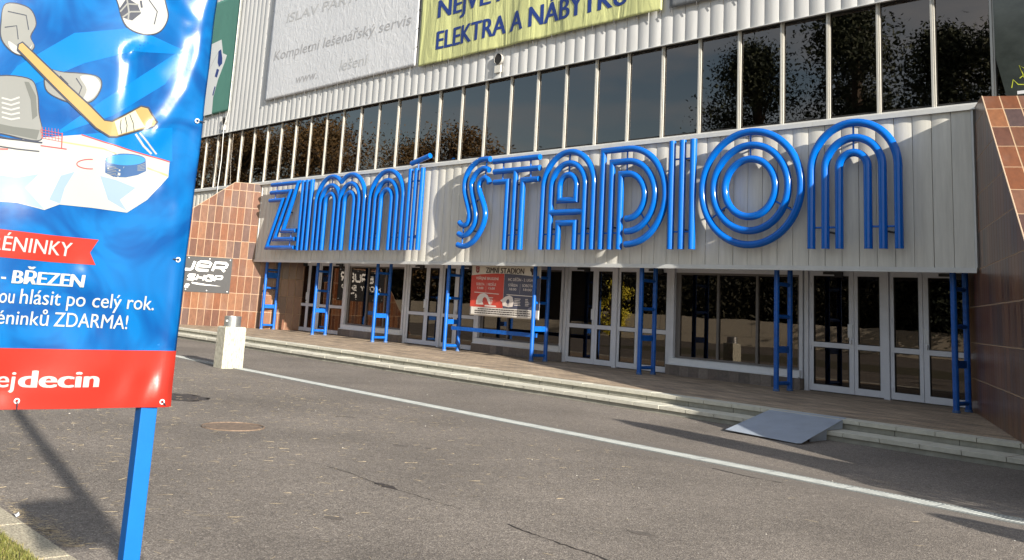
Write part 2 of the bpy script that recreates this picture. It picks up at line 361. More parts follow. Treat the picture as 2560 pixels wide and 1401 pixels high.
def sheet(surf, u0, u1, v0, v1, step, m, name, parent, off=0, thick=.002):
    nu = max(1, int(round((u1-u0)/step))); nv = max(1, int(round((v1-v0)/step)))
    U, V = np.meshgrid(np.linspace(u0, u1, nu+1), np.linspace(v0, v1, nv+1)); P = surf.pts(np.stack([U.ravel(), V.ravel()], 1), off)
    f = [(j*(nu+1)+i, j*(nu+1)+i+1, (j+1)*(nu+1)+i+1, (j+1)*(nu+1)+i) for j in range(nv) for i in range(nu)]
    me = bpy.data.meshes.new(name); me.from_pydata(P.tolist(), [], f); me.materials.append(m)
    for p_ in me.polygons: p_.use_smooth = True
    o = bpy.data.objects.new(name, me); COL.objects.link(o)
    if parent: o.parent = parent
    md = o.modifiers.new('thickness', 'SOLIDIFY'); md.thickness = thick; md.offset = 1 if (surf.u.cross(surf.vd)).dot(surf.n) < 0 else -1
    return o

# ================================================================== GROUND, STEPS
G = -.30                                        # asphalt level; the platform before the doors is z = 0
ALPHA, SLOPE, ZTOP, S1, TW, TZ, Z0, V0 = .49505, .76928, 5.7306, 1.0582, .2841, .68091, 5.40377, -.2753
XL, XR = -29.575, -1.7386
YE, Y2 = -3.67, -4.20                           # platform edge, lower tread edge
mb = MB(); mb.add([(-600, -600, G), (500, -600, G), (500, 600, G), (-600, 600, G)], [(0, 1, 2, 3)])
struct(mb, 'asphalt_forecourt', m_asphalt)
mb = MB(); mb.box(-40, .6, YE+.34, 14, G-.2, 0); struct(mb, 'platform', m_pave)
def steps():
    for (ya, yb, zt, hidden) in ((YE, YE+.34, 0, 0), (Y2, YE+.03, -.155, 0)):
        slab = MB(); x = -40.0
        while x < 2.2:
            L = .60 if x > -12 else .6
            dz = random.uniform(-.003, .003); dy = random.uniform(-.004, .004)
            slab.box(x+.005, x+L-.005, ya+dy, yb, zt-.065, zt+.002+dz); x += L
        yield slab, ya, zt
for i, (slab, ya, zt) in enumerate(steps()):
    o = struct(slab, 'step_slabs', m_slab, bevel=.004)
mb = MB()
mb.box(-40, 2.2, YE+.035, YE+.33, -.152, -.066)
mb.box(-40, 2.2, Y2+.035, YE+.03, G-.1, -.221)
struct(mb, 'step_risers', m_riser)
# joints in the lower riser
mb = MB()
for k in range(60): mb.box(-33+.98*k, -33+.98*k+.005, YE+.030, YE+.034, -.150, -.07)
struct(mb, 'riser_joints', m_dark)

# ================================================================== THE ARENA BUILDING
arena = empty('ice_arena', (0, 0, 0), label='long ice arena with ribbed pale cladding, a band of dark windows and aluminium entrance doors', cat='building')

def ribs(x0, x1, z0, z1, y, pitch, name, m, sag=.02, holes=()):
    mb = MB(); n = int(round((x1-x0)/pitch)); K = 7
    for i in range(n):
        a = x0+i*pitch; b = a+pitch-.012; jy = random.uniform(-.003, .003)
        xs = [a+(b-a)*k/K for k in range(K+1)]; ys = [y+jy-sag*(1-((2*k/K)-1)**2) for k in range(K+1)]
        vs = [(xx, yy, z0) for xx, yy in zip(xs, ys)] + [(xx, yy, z1) for xx, yy in zip(xs, ys)]
        vs += [(a, y+.03, z0), (b, y+.03, z0), (a, y+.03, z1), (b, y+.03, z1)]; q = K+1
        fs = [(k, k+1, q+k+1, q+k) for k in range(K)] + [(0, 2*q, 2*q+2, q), (K, q+K, 2*q+3, 2*q+1)]
        fs += [tuple(range(K+1))+(2*q+1, 2*q), tuple(range(2*q-1, q-1, -1))+(2*q+2, 2*q+3)]
        mb.add(vs, fs)
    o = mb.build(name, m, arena)
    for p_ in o.data.polygons: p_.use_smooth = True
    o.data.set_sharp_from_angle(angle=radians(25)); return o
# canopy fascia between the two buttresses
ribs(-29.46, -1.80, 2.70, 5.70, .0, .3789, 'canopy_fascia', m_fascia, sag=.015)
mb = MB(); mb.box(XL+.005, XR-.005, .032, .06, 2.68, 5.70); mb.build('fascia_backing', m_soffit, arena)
mb = MB(); mb.box(XL+.01, XR-.03, -.035, .03, 2.635, 2.698); mb.box(XL+.01, XR-.03, -.045, -.035, 2.60, 2.652)
mb.box(-1.797, -1.757, -.03, .03, 2.70, 5.70); mb.box(-29.525, -29.47, -.02, .03, 2.70, 5.70)
mb.build('fascia_edge_strip', m_trim, arena)
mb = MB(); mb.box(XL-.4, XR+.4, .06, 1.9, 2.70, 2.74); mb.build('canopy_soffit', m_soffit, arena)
mb = MB(); mb.box(-29.6, -2.0, 1.70, 1.90, 2.60+.12, 2.70-.002); mb.build('door_header', m_alu, arena)
# wall with ribs beside the left buttress
ribs(-29.575-42*.3789-.05, -29.60, 0, 5.70, .02, .3789, 'lower_wall_cladding', m_fascia)
# sill under the windows
def prism_x(mb, prof, x0, x1, mi=0):
    n = len(prof); vs = [(x0, y, z) for y, z in prof] + [(x1, y, z) for y, z in prof]
    mb.add(vs, [(i, (i+1) % n, n+(i+1) % n, n+i) for i in range(n)] + [tuple(range(n)), tuple(range(2*n-1, n-1, -1))], mi=mi)
mb = MB(); x = -46.0
while x < -1.60:
    x1 = min(x+3.41, -1.58); prism_x(mb, [(-.075, 5.702), (-.075, 5.80), (-.05, 5.815), (.16, 5.885), (.30, 5.89), (.30, 5.702)], x+.002, x1-.002); x = x1
mb.build('window_sill', m_trim, arena)
# upper windows
DM = 1.1363; XM = -35.52; YM = .15
def mull_x(i): return XM+i*DM
mulls = None
for i in range(-8, 33):
    x = mull_x(i); mb = MB()
    mb.box(x-.036, x+.008, YM-.005, .30, 5.885, 8.27); mb.box(x+.008, x+.026, YM+.02, .30, 5.885, 8.27); mb.box(x+.026, x+.040, YM+.008, .30, 5.885, 8.27)
    mb.build('mullion', m_mull, arena)
for i in range(-8, 32):
    a, b = mull_x(i)+.046, mull_x(i+1)-.044
    mb = MB(); mb.box(a, b, .20, .22, 5.93, 8.22); g = mb.build('window', m_glass, arena)
    g.rotation_euler = (random.uniform(-.0012, .0012), 0, 0)
    mb = MB(); mb.box(a+.16, b-.02, .80, .81, 5.93, 7.98); mb.build('inner_pane', m_glass, g)
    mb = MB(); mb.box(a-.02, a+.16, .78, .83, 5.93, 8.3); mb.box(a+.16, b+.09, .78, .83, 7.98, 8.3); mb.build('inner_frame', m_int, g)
    f = MB(); f.box(a, b, .185, .27, 5.888, 5.93); f.box(a, b, .185, .27, 8.22, 8.26)
    f.box(a, a+.014, .19, .26, 5.93, 8.22); f.box(b-.014, b, .19, .26, 5.93, 8.22)
    ff = f.build('window_frame', m_dark, g)
# big cladding above the windows
ribs(mull_x(-8)-.01, mull_x(-8)-.01+42*DM, 8.25, 15.6, .06, DM/3, 'upper_cladding', m_clad, sag=.02)
mb = MB(); mb.box(-46, 3.5, .09, .30, 8.262, 15.6); mb.build('cladding_backing', m_soffit, arena)
mb = MB(); mb.box(-46, 3.5, .02, .058, 8.232, 8.249); mb.build('cladding_drip_edge', m_trim, arena)
# rooms behind the glass
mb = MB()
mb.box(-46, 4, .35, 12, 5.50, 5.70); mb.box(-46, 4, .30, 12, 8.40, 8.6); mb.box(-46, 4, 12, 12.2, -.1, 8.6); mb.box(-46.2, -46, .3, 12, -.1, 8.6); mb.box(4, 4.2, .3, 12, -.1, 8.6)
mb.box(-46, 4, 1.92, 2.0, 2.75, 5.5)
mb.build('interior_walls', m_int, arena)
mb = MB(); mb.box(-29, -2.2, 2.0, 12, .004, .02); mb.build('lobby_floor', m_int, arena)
for i in (1, 5, 9, 13, 17, 21, 23, 26, 28):
    x = mull_x(i)+.38; mb = MB(); mb.tube([(x, 1.5, 5.7), (x, 1.5, 8.4)], .07, 10); mb.tube([(x+.5, 2.1, 5.7), (x+.5, 2.1, 8.4)], .06, 10)
    for zz in (6.5, 7.4): mb.box(x+.06, x+.30, 1.4, 1.55, zz, zz+.10)
    mb.build('inner_column', m_intcol, arena)
mb = MB(); mb.tube([(-3.2, 1.45, 6.55), (-.6, 1.45, 6.6)], .03, 8); mb.build('inner_rail', m_intcol, arena)

# vent pipes through the cladding
for (vx, vz, vr) in ((-15.54, 8.83, .165), (-33.64, 8.80, .15)):
    mb = MB(); n = 20
    mb.tube([(vx, -.03, vz), (vx, .05, vz)], vr+.010, n, caps=False); mb.tube([(vx, -.03, vz), (vx, .05, vz)], vr, n, caps=False)
    o = mb.build('vent_pipe', m_soffit, arena, smooth=True)
    mb = MB(); mb.tube([(vx, -.018, vz), (vx, .02, vz)], vr, n); mb.build('vent_opening', m_dark, o)
    mb = MB(); mb.box(vx-.13, vx+.13, -.03, .03, vz-.42, vz-.20); mb.build('vent_flap', m_fascia, o)

# buttresses
def buttress(side):
    sg = -1 if side == 'L' else 1; X0 = XL if side == 'L' else XR
    P = lambda s, z, wd=0: (X0+sg*s*sin(ALPHA)+sg*wd*cos(ALPHA), -s*cos(ALPHA)+wd*sin(ALPHA), z)
    e = S1+(ZTOP-G)/SLOPE; sb = -2.35; W = 4.5
    uvf = lambda s, z: ((s-V0)/TW, (z-Z0)/TZ)
    root = arena
    mb = MB()
    # inner face: below the soffit it runs back to the doors
    pts = [(sb, G), (e, G), (S1, ZTOP), (.0, ZTOP), (.0, 2.705), (sb, 2.705)]
    mb.add([P(*q) for q in pts], [tuple(range(6))], [[uvf(*q) for q in pts]])
    L = sqrt(1+SLOPE**2); ws = lambda wd, t: (wd/TW, (t-.532)/.7079)
    T = (e-S1)*L
    mb.add([P(S1, ZTOP), P(e, G), P(e, G, W), P(S1, ZTOP, W)], [(0, 1, 2, 3)], [[ws(0, 0), ws(0, T), ws(W, T), ws(W, 0)]])
    mb.add([P(0.0, ZTOP), P(S1, ZTOP), P(S1, ZTOP, W), P(0, ZTOP, W)], [(0, 1, 2, 3)], [[(0, 0), (0, 3), (16, 3), (16, 0)]])
    mb.add([P(*q, W) for q in pts], [tuple(range(5, -1, -1))], [[uvf(*q) for q in pts[::-1]]])
    o = mb.build('buttress', orange, root)
    # pale grouted edge along the slope and top
    tr = MB(); a = .012
    for (p, q) in (((S1, ZTOP), (e, G)), ((.08, ZTOP), (S1, ZTOP))):
        tr.tube([P(p[0], p[1], .004), P(q[0], q[1], .004)], a, 6)
    tr.build('grout_edge', mat('grout', (.36, .27, .19), .9), o)
    return o
buttress('L')['label'] = 'sunlit left buttress of rust brown tiles'
buttress('R')['label'] = 'shaded right buttress of dark brown tiles with sunlit sloping front'

# dark panel with scribble standing on the right buttress
pn = empty('dark_panel', (-1.0, .08, 5.9), label='dark glossy panel with yellow scribble above the right tiled buttress', cat='panel')
m_panel = mat('panel_gloss', (.035, .042, .038), .12, noise=.5, nscale=2.2, nstretch=(1, 1, 1.6), spec=.8)
PK = 1.033; pq = lambda x, z: (5.7325+(x-5.7325)*PK, 1.486+(z-1.486)*PK)
mb = MB(); ol = [pq(-.90, 5.60), (3.4, pq(0, 5.60)[1]), (3.4, 8.2), (pq(-1.12, 0)[0], 8.2), pq(-1.10, 6.5)]
mb.add([(x, .0, z) for x, z in ol]+[(x, .14, z) for x, z in ol], [(0, 1, 2, 3, 4), (9, 8, 7, 6, 5), (0, 4, 9, 5), (3, 2, 7, 8), (1, 0, 5, 6), (4, 3, 8, 9), (2, 1, 6, 7)])
rel(mb.build('board', m_panel), pn)
sf = Surf((0, 0, 0), (1, 0, 0), (0, -1, 0))
m_yel = mat('yellow_marker', (.50, .55, .04), .6)
PQ = lambda L_: [pq(*q) for q in L_]
bm = poly_bm([stroke_poly(PQ([(-.62, 6.06), (-.70, 6.30), (-.55, 6.18)]), .018), stroke_poly(PQ([(-.70, 6.06), (-.60, 6.13), (-.50, 6.10)]), .018),
              stroke_poly(PQ([(-.84, 5.90), (-.81, 6.05), (-.73, 5.95), (-.60, 5.93), (-.5, 6.0)]), .018)], 0)
rel(bm_to_obj(bm, 'scribble', m_yel, sf, .003, None), pn)
rel(bm_to_obj(poly_bm([PQ([(-.75, 5.77), (-.4, 5.77), (-.4, 5.83), (-.75, 5.83)])], 0), 'white_label', m_white, sf, .003, None), pn)

# doors and shop windows
MW = 3.8333
def mod(i): return -29.33+MW*i
YG = 1.78
def frame_rect(mb, x0, x1, z0, z1, wd, y0, y1, bot=None, top=None):
    bot = wd if bot is None else bot; top = wd if top is None else top
    mb.box(x0, x0+wd, y0, y1, z0, z1); mb.box(x1-wd, x1, y0, y1, z0, z1)
    mb.box(x0+wd, x1-wd, y0, y1, z0, z0+bot); mb.box(x0+wd, x1-wd, y0, y1, z1-top, z1)
def door_leaf(x0, x1, wide, handle_x=None, hinge_x=None):
    mb = MB(); st = .115 if wide else .085; g0, g1 = x0+st, x1-st*.95
    frame_rect(mb, x0, x1, .02, 2.705, st, YG-.03, YG+.03, bot=.145, top=.115)
    mb.box(x0+st, x1-st, YG-.03, YG+.03, .99, 1.10)
    d = mb.build('door', m_alu, arena, bevel=.004)
    for z0, z1 in ((.165, .99), (1.10, 2.59)):
        p = MB(); p.box(x0+st, x1-st, YG-.004, YG+.004, z0, z1); p.build('glass_pane', m_dglass, d)
        gk = MB(); frame_rect(gk, x0+st, x1-st, z0, z1, .012, YG-.034, YG-.005); gk.build('gasket', m_black, d)
    if handle_x is not None:
        h = MB(); h.box(handle_x-.055, handle_x+.055, YG-.06, YG-.031, 1.24, 1.53); h.box(handle_x+.02, handle_x+.035, YG-.09, YG-.031, 1.10, 1.20)
        h.build('door_handle', m_white, d, bevel=.004)
    if handle_x is not None:
        h = MB(); cx_ = .5*(x0+x1); h.box(cx_-.17, cx_+.10, YG-.075, YG-.031, 2.62, 2.68); h.box(cx_+.12, cx_+.30, YG-.10, YG-.031, 2.56, 2.68); h.build('door_closer', m_black, d)
    if hinge_x is not None:
        for z in (.24, .96, 1.68, 2.38):
            h = MB(); h.box(hinge_x-.022, hinge_x+.022, YG-.042, YG-.031, z-.06, z+.06); h.tube([(hinge_x, YG-.045, z-.035), (hinge_x, YG-.045, z+.035)], .010, 6); h.build('hinge', m_alu, d)
for i in (0, 2, 4, 6):
    m0 = mod(i)
    door_leaf(m0+.11, m0+1.195, True, m0+1.12, m0+.15); door_leaf(m0+1.205, m0+1.875, False)
    door_leaf(m0+2.02, m0+2.725, False, None, m0+2.05); door_leaf(m0+2.735, m0+3.79, True, m0+2.80)
    for ja, jb in ((.01, .105), (1.885, 2.01), (3.80, 3.835)):
        mb = MB(); mb.box(m0+ja, m0+jb, YG-.07, YG+.06, 0, 2.718); mb.build('door_jamb', m_alu, arena)
for i in (1, 3, 5):
    m0 = mod(i)
    mb = MB(); mb.box(m0+.02, m0+.13, YG-.09, YG+.06, 0, 2.718); mb.box(m0+3.72, m0+3.81, YG-.09, YG+.06, 0, 2.718)
    mb.box(m0+.13, m0+3.72, YG-.02, YG+.05, 2.60, 2.718); mb.build('window_jamb', m_alu, arena)
    f = MB(); frame_rect(f, m0+.24, m0+3.70, .43, 2.60, .05, YG-.02, YG+.05)
    for xx in (m0+1.41, m0+2.53): f.box(xx, xx+.065, YG-.03, YG+.05, .48, 2.55)
    f.box(m0+.13, m0+.24, YG+.0, YG+.05, .40, 2.60)
    fr = f.build('shop_window', mat('brown_aluminium', (.16, .145, .135), .45, metal=.3), arena)
    for a, b in ((m0+.29, m0+1.41), (m0+1.475, m0+2.53), (m0+2.595, m0+3.65)):
        p = MB(); p.box(a, b, YG+.012, YG+.02, .48, 2.55); p.build('glass_pane', m_dglass, fr)
        if i == 5:
            p = MB(); p.box(a+.03, b-.03, YG+.10, YG+.14, 2.44, 2.51); p.build('blind_box', m_alu, fr)
    s_ = MB(); prism_x(s_, [(YG-.24, .255), (YG-.24, .275), (YG-.17, .285), (YG-.17, .42), (YG-.03, .43), (YG+.05, .43), (YG+.05, .255)], m0+.06, m0+3.78)
    s_.build('window_ledge', m_white, fr)
    pl = MB(); n = 13
    x0, x1, y = m0+.0, m0+3.82, YG-.22
    pl.add([(x0, y, .0), (x1, y, .0), (x1, y, .254), (x0, y, .254)], [(0, 1, 2, 3)], [[(i*7.3, .02), (i*7.3+n, .02), (i*7.3+n, .98), (i*7.3, .98)]])
    pl.box(x0, x1, y+.002, YG+.05, 0, .253)
    pl.build('tiled_plinth', m_clinker, arena)

# posters behind the glass
def poster(x, z, w_, h_, col, label, y=YG+.04, lines=True):
    o = empty('poster', (x, y, z), label=label, cat='poster')
    mb = MB(); mb.box(-w_/2, w_/2, 0, .003, -h_/2, h_/2); mb.build('paper', mat('poster_paper', col, .6, noise=.3, nscale=5), o)
    if lines:
        l = MB()
        for k in range(5): l.box(-w_*.36, w_*(.2+.12*(k % 3)), -.002, -.0005, h_*(.32-.14*k), h_*(.32-.14*k)+.014)
        l.build('print_lines', m_black, o)
poster(-28.52, 2.0, .42, .62, (.03, .13, .30), 'blue poster behind the glass of the leftmost entrance door')
poster(-21.07, 1.48, .30, .42, (.72, .72, .68), 'white notice in the upper glass of the door right of the third blue frame', YG+.012)
poster(-21.12, .74, .30, .36, (.72, .72, .68), 'white notice low on the glass of the door right of the third blue frame', YG+.012)
poster(-20.12, .86, .30, .28, (.03, .12, .33), 'blue sticker on the narrow door left of the fourth blue frame', YG+.012, False)
poster(-12.98, .78, .32, .34, (.02, .11, .32), 'blue notice behind the door right of the timetable banner', YG+.012, False)

# ================================================================== THE TUBE LETTERS
YL = -.28; TR = .084; ZB = 3.035
def arc(cx, cz, r, a0, a1, n=24): return [(cx+r*cos(radians(a0+(a1-a0)*k/n)), cz+r*sin(radians(a0+(a1-a0)*k/n))) for k in range(n+1)]
def smooth_path(pts, n=6):
    out = []; P_ = [pts[0]]+pts+[pts[-1]]
    for i in range(1, len(P_)-2):
        for k in range(n):
            t = k/n; a, b, c, d = P_[i-1], P_[i], P_[i+1], P_[i+2]
            out.append(tuple(.5*((2*b[j])+(-a[j]+c[j])*t+(2*a[j]-5*b[j]+4*c[j]-d[j])*t*t+(-a[j]+3*b[j]-3*c[j]+d[j])*t**3) for j in (0, 1)))
    return out+[pts[-1]]
def arch(cx, r, sp=4.73, zb=ZB, a0=180, a1=0):
    return [(cx-r, zb), (cx-r, sp-.2)] + arc(cx, sp, r, 180, 0, 28) + [(cx+r, sp-.2), (cx+r, zb)]
def letter(ch, cx, strands, braces, standoffs, label):
    o = empty('sign_letter', (cx, YL, ZB), label=label, cat='sign letter', group='blue tube letters on the canopy fascia')
    for st in strands:
        closed = isinstance(st, dict); pts = st['p'] if closed else st
        mb = MB(); mb.tube([(x, YL, z) for x, z in pts], TR, 16, closed=closed); rel(mb.build('tube', m_blue, smooth=True), o)
    if braces:
        for (a, b) in braces:
            mb = MB(); mb.tube([(a[0], YL+.02, a[1]), (b[0], YL+.02, b[1])], .022, 8); rel(mb.build('brace', m_blue, smooth=True), o)
    mb = MB()
    for x, z in standoffs: mb.tube([(x, YL+.05, z), (x, .02, z)], .022, 8)
    rel(mb.build('wall_bracket', m_black, smooth=True), o)
    return o
def mids(xs, z): return [((xs[k]+.06, z), (xs[k+1]-.06, z)) for k in range(len(xs)-1)]
letter('Z', -27.2, [[(-28.20, 5.60), (-26.19, 5.60), (-27.07, 3.77), (-26.06, 3.77)], [(-28.23, 5.29), (-26.70, 5.29), (-27.63, 3.46), (-26.07, 3.46)], [(-28.26, 4.98), (-27.24, 4.98), (-28.17, 3.14), (-26.08, 3.14)]],
       [((-27.85, 5.54), (-27.85, 5.35)), ((-27.9, 5.23), (-27.9, 5.04)), ((-26.45, 3.71), (-26.45, 3.52)), ((-26.48, 3.40), (-26.48, 3.2))], [(-27.9, 5.3), (-26.9, 4.5), (-26.5, 3.46), (-27.7, 3.8)], 'blue tube letter Z at the left end of the sign')
xs = [-25.82, -25.51, -25.20]
letter('I', -25.5, [[(x, ZB), (x, 5.65)] for x in xs], mids(xs, 3.45)+mids(xs, 5.2), [(-25.51, 3.5), (-25.51, 5.2)], 'blue tube letter I between Z and M')
c1, c2, sp = -23.86, -22.62, 4.74
def arc_to(cx, r, xlim, left):
    a = math.degrees(math.acos(max(-1, min(1, (xlim-cx)/r))))
    return [(cx-r, ZB), (cx-r, sp-.2)]+arc(cx, sp, r, 180, a, 26) if left else arc(cx, sp, r, a, 0, 26)+[(cx+r, sp-.2), (cx+r, ZB)]
letter('M', -23.24, [arc_to(c1, .94, -23.24, True), arc_to(c2, .94, -23.24, False), arch(c1, .62, sp), arc(c2, sp, .62, 180, 0, 28)+[(c2+.62, sp-.2), (c2+.62, ZB)], arch(c1, .31, sp), arch(c2, .31, sp)],
       mids([-24.80, -24.48, -24.17], 3.45)+mids([-23.55, -23.24, -22.93], 3.45)+mids([-22.31, -22.0, -21.68], 3.45)+[((c1, 5.42), (c1, 5.60)), ((c2, 5.42), (c2, 5.60)), ((c1, 5.10), (c1, 5.3)), ((c2, 5.1), (c2, 5.3))],
       [(-24.48, 3.6), (-23.24, 3.6), (-22.0, 3.6), (c1, 5.36), (c2, 5.36)], 'blue tube letter M with two round arches')
cn_ = -20.42
letter('N', cn_, [arch(cn_, .94), arch(cn_, .62), arch(cn_, .31)], mids([-21.36, -21.04, -20.73], 3.45)+mids([-20.11, -19.80, -19.48], 3.45)+[((cn_, 5.4), (cn_, 5.6)), ((cn_, 5.08), (cn_, 5.3))],
       [(-21.04, 3.6), (-19.8, 3.6), (cn_, 5.35)], 'blue tube letter N in the left word, before the accented I')
xs = [-19.17, -18.86, -18.54]
letter('Í', -18.86, [[(x, ZB), (x, 5.65)] for x in xs]+[[(-19.16, 5.83), (-18.22, 6.02)]], mids(xs, 3.45)+mids(xs, 5.25)+[((-18.82, 5.6), (-18.82, 5.88))], [(-18.86, 3.5), (-18.86, 5.25)], 'blue tube letter I with a slanted accent above it')
SA = [(-15.33, 5.70), (-15.60, 5.715), (-15.84, 5.68), (-16.12, 5.55), (-16.34, 5.32), (-16.42, 5.04), (-16.39, 4.76), (-16.26, 4.46), (-16.14, 4.18), (-16.11, 3.98), (-16.16, 3.84), (-16.30, 3.77), (-16.46, 3.79), (-16.56, 3.86)]
SB = [(-15.34, 5.37), (-15.50, 5.43), (-15.68, 5.42), (-15.94, 5.29), (-16.10, 5.05), (-16.06, 4.76), (-15.94, 4.44), (-15.83, 4.11), (-15.84, 3.84), (-15.98, 3.64), (-16.18, 3.50), (-16.38, 3.46), (-16.57, 3.52)]
SC = [(-15.31, 4.98), (-15.38, 5.10), (-15.52, 5.15), (-15.68, 5.09), (-15.76, 4.93), (-15.71, 4.73), (-15.58, 4.50), (-15.45, 4.24), (-15.41, 3.99), (-15.52, 3.68), (-15.78, 3.36), (-16.10, 3.18), (-16.36, 3.14), (-16.58, 3.19)]
letter('S', -15.9, [smooth_path(SA), smooth_path(SB), smooth_path(SC)], [((-15.5, 5.64), (-15.5, 5.5)), ((-15.52, 5.36), (-15.52, 5.2)), ((-16.38, 3.72), (-16.38, 3.53)), ((-16.4, 3.4), (-16.4, 3.2)), ((-16.1, 4.4), (-16.0, 4.42)), ((-15.82, 4.5), (-15.7, 4.52))],
       [(-15.7, 5.4), (-16.1, 4.5), (-16.0, 3.6)], 'blue tube letter S with three hooked strands')
letter('T', -14.19, [[(-15.14, 5.61), (-13.24, 5.61)], [(-15.11, 5.30), (-13.22, 5.30)], [(-14.19, 5.27), (-14.19, ZB)], [(-15.08, 4.99), (-14.50, 4.99), (-14.50, ZB)], [(-13.23, 4.99), (-13.88, 4.99), (-13.88, ZB)]],
       mids([-14.5, -14.19, -13.88], 3.45)+[((-14.75, 5.55), (-14.75, 5.36)), ((-13.62, 5.55), (-13.62, 5.36)), ((-14.76, 5.24), (-14.76, 5.05)), ((-13.6, 5.24), (-13.6, 5.05))], [(-14.19, 3.6), (-14.19, 4.9), (-14.7, 5.3), (-13.6, 5.3)], 'blue tube letter T with three crossbars')
ca = -12.11
letter('A', ca, [arch(ca, .93), arch(ca, .62), {'p': [(ca-.31, 4.35)]+[(ca-.31, 4.6)]+arc(ca, 4.73, .31, 180, 0, 18)+[(ca+.31, 4.6), (ca+.31, 4.35)]}, [(ca-.60, 4.03), (ca+.60, 4.03)], [(ca-.31, ZB), (ca-.31, 3.74), (ca+.31, 3.74), (ca+.31, ZB)]],
       mids([ca-.93, ca-.62, ca-.31], 3.45)+mids([ca+.31, ca+.62, ca+.93], 3.45)+[((ca, 5.4), (ca, 5.6)), ((ca, 5.1), (ca, 5.3))], [(ca-.62, 3.6), (ca+.62, 3.6), (ca, 5.35)], 'blue tube letter A with a rounded top')
cd_, zd = -10.06, 4.37
def dbowl(x, r): return [(x, ZB), (x, zd+r), (cd_-.05, zd+r)]+arc(cd_, zd, r, 88, -90, 34)
letter('D', -9.9, [dbowl(-10.88, 1.21), dbowl(-10.57, .89), dbowl(-10.27, .57)], mids([-10.88, -10.57, -10.27], 3.45)+[((-10.1, 5.31), (-10.1, 5.52)), ((-10.1, 5.0), (-10.1, 5.2)), ((-9.61, 3.93), (-9.47, 3.75)), ((-9.41, 3.68), (-9.27, 3.5))],
       [(-10.57, 3.6), (-9.3, 4.4), (-10.3, 5.26)], 'blue tube letter D with a round bowl')
xs = [-8.67, -8.36, -8.05]
letter('I', -8.36, [[(x, ZB), (x, 5.65)] for x in xs], mids(xs, 3.45)+mids(xs, 5.2), [(-8.36, 3.5), (-8.36, 5.2)], 'blue tube letter I between D and O')
oc = (-6.50, 4.405)
def ring(r): return {'p': [(oc[0]+r*cos(2*pi*k/72), oc[1]+r*sin(2*pi*k/72)) for k in range(72)]}
ob = []
for a in (90, 213, -27):
    ca_, sa_ = cos(radians(a)), sin(radians(a))
    for r0, r1 in ((.70, .91), (1.02, 1.22)): ob.append(((oc[0]+r0*ca_, oc[1]+r0*sa_), (oc[0]+r1*ca_, oc[1]+r1*sa_)))
letter('O', oc[0], [ring(1.275), ring(.965), ring(.65)], ob, [(oc[0], oc[1]+.965), (oc[0]-.85, oc[1]-.45), (oc[0]+.85, oc[1]-.45)], 'blue tube letter O of three concentric rings')
cn2 = -4.05
letter('N', cn2, [arch(cn2, .94, 4.70), arch(cn2, .62, 4.70), arch(cn2, .31, 4.70)], mids([-4.99, -4.67, -4.36], 3.48)+mids([-3.74, -3.43, -3.11], 3.48)+[((cn2, 5.36), (cn2, 5.56)), ((cn2, 5.06), (cn2, 5.26))],
       [(-4.60, 3.38), (-3.35, 3.38), (cn2, 5.3)], 'blue tube letter N at the right end of the sign')

# ================================================================== BLUE LADDER FRAMES
m_base = mat('worn_blue_paint', (.07, .14, .30), .7, noise=.6, nscale=25)
def ladder(x, label):
    o = empty('ladder_frame', (x, .414, 0), label=label, cat='support frame', group='blue ladder frames under the canopy')
    for y in (0, .546):
        mb = MB(); mb.tube([(0, y, .0), (0, y, .06), (0, y, 2.68)], .058, 16); mb.build('post', m_blue2, o, smooth=True)
    for z in (.165, 1.61, 2.32):
        mb = MB(); mb.tube([(0, .05, z), (0, .496, z)], .042, 12); mb.build('rung', m_blue2, o, smooth=True)
    mb = MB(); mb.box(-.012, .012, .055, .49, .82, .965); mb.build('plate', m_blue2, o, bevel=.004)
    for y in (0, .546):
        mb = MB(); mb.tube([(0, y, .002), (0, y, .012), (0, y, .05)], .072, 16); mb.build('base_collar', m_base, o, smooth=True)
    return o
LB = ['blue ladder frame nearest the left tiled buttress, in front of the first door', 'blue ladder frame in front of the leftmost pair of doors, second from the left', 'blue ladder frame before the left shop window, third from the left',
      'blue ladder frame at the left end of the blue rail', 'blue ladder frame at the right edge of the timetable banner', 'shaded blue ladder frame before the doors right of the timetable banner',
      'shaded blue ladder frame before the right shop window', 'shaded blue ladder frame next to the right tiled buttress']
l0 = ladder(-29.258, LB[0])
for i in range(1, 8):
    c = copy_tree(l0, (3.8372*i, 0, 0)); c['label'] = LB[i]
mb = MB(); mb.box(-.012, .012, .055, .49, 2.0, 2.22); mb.build('upper_plate', m_blue2, l0)
l0.location.x += .31; l0.location.y -= .17
rl = empty('cross_rail', (-15.8, .62, .70), label='flat blue rail between two ladder frames below the timetable banner', cat='rail')
mb = MB(); mb.box(-1.90, 1.86, -.02, .02, -.05, .055); mb.box(-1.90, 1.86, -.02, .05, .055, .062); mb.build('bar', m_blue2, rl, bevel=.003)

